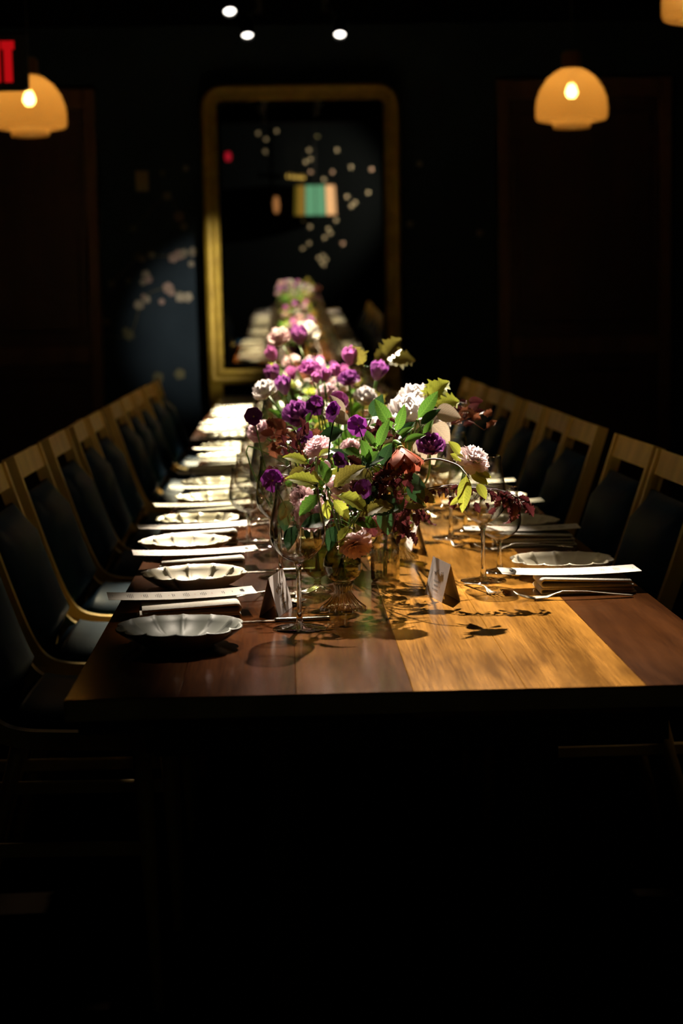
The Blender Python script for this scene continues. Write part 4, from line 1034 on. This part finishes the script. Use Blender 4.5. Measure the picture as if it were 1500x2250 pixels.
leafy('green stem of pointed leaves against the white blossoms', 'E', [(916, 922, 3.02, 52, .062, 'leaf'), (914, 924, 3.02, 225, .058, 'leaf_d'), (922, 935, 3.01, 40, .046, 'leaf_d'), (930, 960, 3.0, 60, .036, 'leaf')], 'lance')
leafy('bright green twin leaf shoot beside the rust hellebore', 'A', [(830, 985, 2.86, 70, .052, 'leaf'), (826, 986, 2.86, 125, .046, 'leaf'), (835, 990, 2.85, 20, .030, 'leaf')], 'lance')
leafy('deep green round leaves beside the tall violas', 'A', [(838, 1030, 2.80, 70, .044, 'leaf_d'), (785, 1025, 2.80, 20, .044, 'leaf_d'), (770, 1012, 2.82, 150, .036, 'leaf_d'), (812, 1012, 2.80, 110, .034, 'leaf'), (795, 1002, 2.82, 160, .032, 'leaf'), (800, 1018, 2.79, 40, .028, 'leaf')], 'oval')
leafy('yellow green cherry shoot with ribbed leaves in front of pink blossoms', 'A', [(716, 1075, 2.72, 155, .060, 'leaf_y'), (718, 1072, 2.73, 95, .040, 'leaf'), (722, 1078, 2.72, 40, .062, 'leaf_o'), (728, 1085, 2.72, -20, .062, 'leaf_y'), (726, 1090, 2.72, -50, .042, 'leaf_y'), (714, 1082, 2.72, 215, .050, 'leaf'), (720, 1090, 2.71, 265, .034, 'leaf_y')], 'cherry')
leafy('pleated yellow green leaves left over the wine glass rim'.replace(' left', ''), 'B', [(684, 1022, 2.84, 155, .044, 'leaf_y'), (682, 1028, 2.84, 200, .042, 'leaf_o'), (690, 1025, 2.83, 265, .034, 'leaf_y'), (694, 1005, 2.83, 25, .030, 'leaf_y')], 'cherry')
leafy('olive hanging leaves above the drooping rosy blossom', 'A', [(775, 1150, 2.73, 250, .050, 'leaf_y'), (778, 1150, 2.73, 285, .052, 'leaf_o'), (782, 1140, 2.73, 30, .044, 'leaf_o'), (770, 1150, 2.73, 235, .036, 'leaf_y'), (790, 1128, 2.74, 15, .055, 'leaf_o')], 'cherry')
leafy('broad olive leaf spreading behind the magenta viola', 'A', [(800, 1050, 2.80, 215, .046, 'leaf_o'), (826, 1052, 2.80, 170, .040, 'leaf_o'), (835, 1050, 2.82, 330, .044, 'leaf_o'), (880, 1055, 2.84, 345, .044, 'leaf_d'), (858, 1075, 2.82, 300, .040, 'leaf_d'), (830, 1095, 2.8, 330, .042, 'leaf_d')], 'round')
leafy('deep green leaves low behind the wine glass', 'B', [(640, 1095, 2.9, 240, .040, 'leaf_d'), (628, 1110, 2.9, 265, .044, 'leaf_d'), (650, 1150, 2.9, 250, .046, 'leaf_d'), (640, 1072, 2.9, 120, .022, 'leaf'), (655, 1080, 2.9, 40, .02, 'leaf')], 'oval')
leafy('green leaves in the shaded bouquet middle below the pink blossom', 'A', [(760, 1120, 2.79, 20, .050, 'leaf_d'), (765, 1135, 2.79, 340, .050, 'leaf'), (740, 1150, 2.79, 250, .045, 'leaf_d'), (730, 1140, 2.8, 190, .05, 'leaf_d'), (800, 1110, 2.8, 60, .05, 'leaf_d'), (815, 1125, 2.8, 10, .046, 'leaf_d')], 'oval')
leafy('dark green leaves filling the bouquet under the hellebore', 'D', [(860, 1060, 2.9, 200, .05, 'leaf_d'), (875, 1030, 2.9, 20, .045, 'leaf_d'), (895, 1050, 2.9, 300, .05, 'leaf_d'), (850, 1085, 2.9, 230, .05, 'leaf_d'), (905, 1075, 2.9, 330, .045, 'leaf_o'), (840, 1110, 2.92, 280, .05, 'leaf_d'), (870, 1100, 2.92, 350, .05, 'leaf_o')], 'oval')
leafy('pale pink grey leaf pair standing behind the tall violas', 'D', [(755, 925, 3.06, 115, .050, 'beige'), (775, 930, 3.05, 160, .052, 'beige'), (760, 945, 3.04, 200, .055, 'leaf_d'), (815, 920, 3.05, 65, .045, 'leaf_d')], 'oval')
leafy('pale brown leaf pair under the white blossoms', 'E', [(945, 930, 3.1, 315, .05, 'beige'), (915, 955, 3.1, 300, .06, 'beige'), (950, 905, 3.1, 350, .05, 'beige')], 'round')
# white blossoms and their lime leaves
flower('peony', 'large white peony bloom, brightest of the near bouquet', 'E', 'peony', 'white', I(898, 925, 3.20), (-.1, -.55, .8), .048, rad=.002)
flower('peony', 'white peony topmost above the near bouquet', 'E', 'peony', 'white', I(912, 893, 3.28), (0, -.45, .85), .042, rad=.002)
flower('peony', 'blush white peony low beside the pointed green leaves', 'E', 'peony', 'white', I(948, 938, 3.25), (.5, -.6, .5), .036, rad=.002)
flower('peony', 'cream peony half hidden behind the glossy green stem', 'D', 'peony', 'white', I(850, 950, 3.3), (-.3, -.6, .6), .040, rad=.002)
leafy('lime green lobed leaves beside the topmost white peony', 'E', [(935, 880, 3.24, 40, .052, 'leaf_y'), (945, 892, 3.24, 10, .052, 'leaf_y'), (940, 890, 3.25, 80, .040, 'leaf_y'), (955, 900, 3.24, 340, .04, 'leaf_y')], 'lobed')
spray('russet dried looking twig reaching out past the white peonies', 'E', [I(930, 960, 3.28), I(975, 938, 3.3), I(1005, 928, 3.3), I(1025, 918, 3.3)], 22, 3.3, .028, (-40, 120), 'russet_branch', ('brownleaf', 'nine'), ('oval', 'nine'), 'brownleaf', .003, .5)
spray('russet leaved sprig under the large double tulip', 'D', [I(660, 1000, 3.15), I(640, 965, 3.15), I(620, 945, 3.16)], 26, 3.15, .030, (0, 360), 'russet_branch', ('brownleaf', 'rust', 'leaf'), ('oval', 'nine'), 'brownleaf', .002, .5)

# ---- flowers of the middle row that still read one by one
vase('F', 'goblet', .11, 3.62, 'glass goblet vase, fourth back in the centre row')
vase('G', 'bud', .16, 3.95, 'round glass vase in the centre row behind the white peonies')
vase('H', 'jar', .08, 4.35, 'ribbed glass jar in the blurred centre row')
vase('J', 'goblet', .15, 4.8, 'blurred glass goblet vase under the tulips far down the table')
MIDF = [
    ('double_tulip', 'large dusky purple double tulip behind the dark violas', 'F', 'peony', 'tulip', 655, 920, 3.45, (-.1, -.6, .8), .036),
    ('double_tulip', 'deep purple tulip standing upright beside a cream bloom', 'F', 'tulip', 'tulip', 627, 868, 3.62, (-.1, -.2, 1), .030),
    ('double_tulip', 'magenta tulip highest in the middle of the centre row', 'G', 'peony', 'tulip_p', 681, 820, 4.0, (0, -.5, .9), .030),
    ('double_tulip', 'magenta tulip above the purple pair near the leafy sprig', 'G', 'tulip', 'tulip_p', 767, 803, 4.0, (.1, -.3, 1), .032),
    ('double_tulip', 'purple tulip under the magenta one in the pair', 'G', 'peony', 'tulip', 766, 840, 3.9, (0, -.6, .9), .028),
    ('double_tulip', 'pale magenta tulip bud beside the purple pair', 'G', 'tulip', 'tulip_p', 739, 828, 3.95, (-.2, -.3, 1), .022),
    ('double_tulip', 'dusky tulip alone outermost against the dark mirror frame', 'G', 'tulip', 'tulip', 825, 835, 3.9, (.3, -.4, .9), .032),
    ('double_tulip', 'violet tulip blurred beside the pink bloom before the mirror', 'J', 'tulip', 'tulip', 657, 758, 5.0, (0, -.4, .9), .042),
    ('double_tulip', 'small violet tulip beyond the leafy greenery', 'H', 'tulip', 'tulip_p', 602, 793, 4.6, (-.3, -.4, .9), .030),
    ('double_tulip', 'faded purple tulip low by the cream bloom', 'H', 'tulip', 'tulip', 604, 842, 4.3, (-.3, -.4, .9), .034),
    ('double_tulip', 'small pink tulip bud in the greenery of the centre row', 'F', 'tulip', 'tulip_p', 712, 836, 3.75, (.2, -.3, 1), .020),
    ('double_tulip', 'second small pink tulip bud in the centre greenery', 'F', 'tulip', 'tulip_p', 697, 842, 3.75, (-.2, -.3, 1), .018),
    ('peony', 'cream bloom far out beside the deep purple tulip', 'F', 'peony', 'white', 587, 866, 3.75, (-.4, -.5, .8), .032),
    ('peony', 'pink bloom blurred before the mirror bottom', 'J', 'peony', 'pink', 617, 752, 5.0, (-.2, -.5, .8), .042),
    ('peony', 'cream bloom blurred before the mirror, beside the violet tulip', 'J', 'peony', 'white', 672, 740, 5.2, (.1, -.5, .8), .046),
    ('cherry_blossom', 'pink blossom glowing between the viola stems in the centre row', 'F', 'cherry', 'pink', 768, 990, 3.35, (0, -.6, .7), .026),
    ('peony', 'pale pink bloom low on the exit sign side of the centre row', 'F', 'peony', 'pink', 575, 955, 3.5, (-.4, -.6, .6), .030),
    ('peony', 'blush bloom in the greenery under the magenta tulips', 'G', 'peony', 'white', 800, 880, 3.85, (.2, -.6, .7), .03),
    ('peony', 'pink bloom low behind the tulip pair', 'G', 'peony', 'pink', 720, 870, 3.8, (-.2, -.6, .7), .028),
]
for nm, lab, vk, kd, mt_, x, y, Y, fc, R in MIDF:
    flower(nm, lab, vk, kd, mt_, I(x, y, Y), fc, R, rad=.002, leaves=2, near=Y < 3.7, lsize=.05)
def bush(label, vk, name, kinds, mats, n, spread, zr, group, lsz=.045, lean=(0, 0)):
    x, y, bz, br, mz, mr = VASES[vk]
    tip = V((x+lean[0]+RF.uniform(-.3, .3)*spread, y+lean[1]+RF.uniform(-.5, .5)*spread, TZ+zr*RF.uniform(.85, 1.1)))
    t_ = stem_root(name, label, 'foliage', vk, group)
    P = spline(stem_path(vk, tip), 8); link('stem', MB().tube(P, .0018, 6).mesh('stem', M['sg']), t_)
    for k in range(n):
        q = P[int(len(P)*(.42+.58*RF.random()))-1]; a = RF.uniform(0, 6.28)
        put_leaf(t_, RF.choice(kinds), RF.choice(mats), q, (math.cos(a), math.sin(a), RF.uniform(-.3, .9)), (RF.uniform(-.6, .6), RF.uniform(-.8, .3), .8), lsz*RF.uniform(.7, 1.3))
    return t_
def bushes(vk, where, k0=0, n=5, spread=.10, zr=.24, lsz=.05):
    for k in range(n):
        a = 2*math.pi*k/n+.4; lean = (math.cos(a)*spread, math.sin(a)*spread*1.2)
        kd, mt_, nm, wd = [(('lance',), ('leaf',), 'leafy_stem', 'green pointed leaves'), (('cherry',), ('leaf_y', 'leaf_y', 'leaf'), 'leafy_stem', 'yellow green toothed leaves'),
                           (('oval', 'nine'), ('brownleaf', 'nine'), 'russet_branch', 'russet and dark red leaves'), (('lobed',), ('leaf', 'leaf_y'), 'leafy_stem', 'lobed green leaves'),
                           (('round',), ('leaf_o', 'leaf'), 'leafy_stem', 'rounded olive leaves')][(k+k0) % 5]
        bush(f'stem of {wd} {where}', vk, nm, kd, mt_, 18, spread, zr*RF.uniform(.7, 1.1), 'foliage of the centre row', lsz, lean)
bushes('D', 'behind the near bouquet', 0, 5, .09, .22); bushes('F', 'under the large dusky tulip', 1, 5, .11, .22); bushes('G', 'under the magenta tulip pair', 2, 5, .10, .25); bushes('H', 'around the ribbed jar far down the table', 3, 5, .11, .24); bushes('J', 'under the blurred violet tulip', 4, 5, .11, .26)
leafy('olive lobed leaf sprig reaching out over the dark frame beyond the tulips', 'G', [(815, 800, 4.0, 30, .07, 'leaf_o'), (835, 795, 4.0, 5, .075, 'leaf_o'), (838, 790, 4.0, 50, .06, 'leaf_o'), (800, 805, 4.0, 120, .05, 'leaf_o'), (800, 850, 3.95, 300, .07, 'leaf_o')], 'lobed')
# far vases, blurred into one row: their stems look alike from the front edge
FARV = [('K', 'bud', .09, 5.35), ('L', 'goblet', .15, 5.85), ('N', 'jar', .09, 6.35), ('O', 'bud', .13, 6.95), ('Q', 'goblet', .08, 7.5), ('R', 'jar', .13, 8.1), ('S', 'bud', .08, 8.7), ('W', 'goblet', .10, 9.3)]
for i, (key, kd, x, y) in enumerate(FARV):
    o = ORD[i]; vase(key, kd, x, y, f'glass vase of the {o} far bouquet, counted from the tulips towards the mirror')
    mixf = [('double_tulip', 'tulip', 'tulip', 'purple tulip'), ('peony', 'peony', 'white', 'cream bloom'), ('peony', 'peony', 'pink', 'pink bloom'), ('double_tulip', 'tulip', 'tulip_p', 'magenta tulip'), ('peony', 'peony', 'white', 'white bloom low'), ('cherry_blossom', 'cherry', 'pink', 'pale pink blossom')]
    for k, (nm, bk_, mt_, wd) in enumerate(mixf):
        a = RF.uniform(0, 6.28); r_ = RF.uniform(.03, .13)
        z = TZ+RF.uniform(.20, .31)-r_*.5
        h = V((x+r_*math.cos(a), y+r_*1.2*math.sin(a), z))
        flower(nm, f'{wd} in the {o} far bouquet, counted from the tulips towards the mirror', key, bk_, mt_, h, (math.cos(a)*.4, -.5, .8), RF.uniform(.028, .04), rad=.002, near=False, group='flowers of the far bouquets', leaves=1)
    bushes(key, f'in the {o} far bouquet towards the mirror', i, 4, .11, .24, .055)
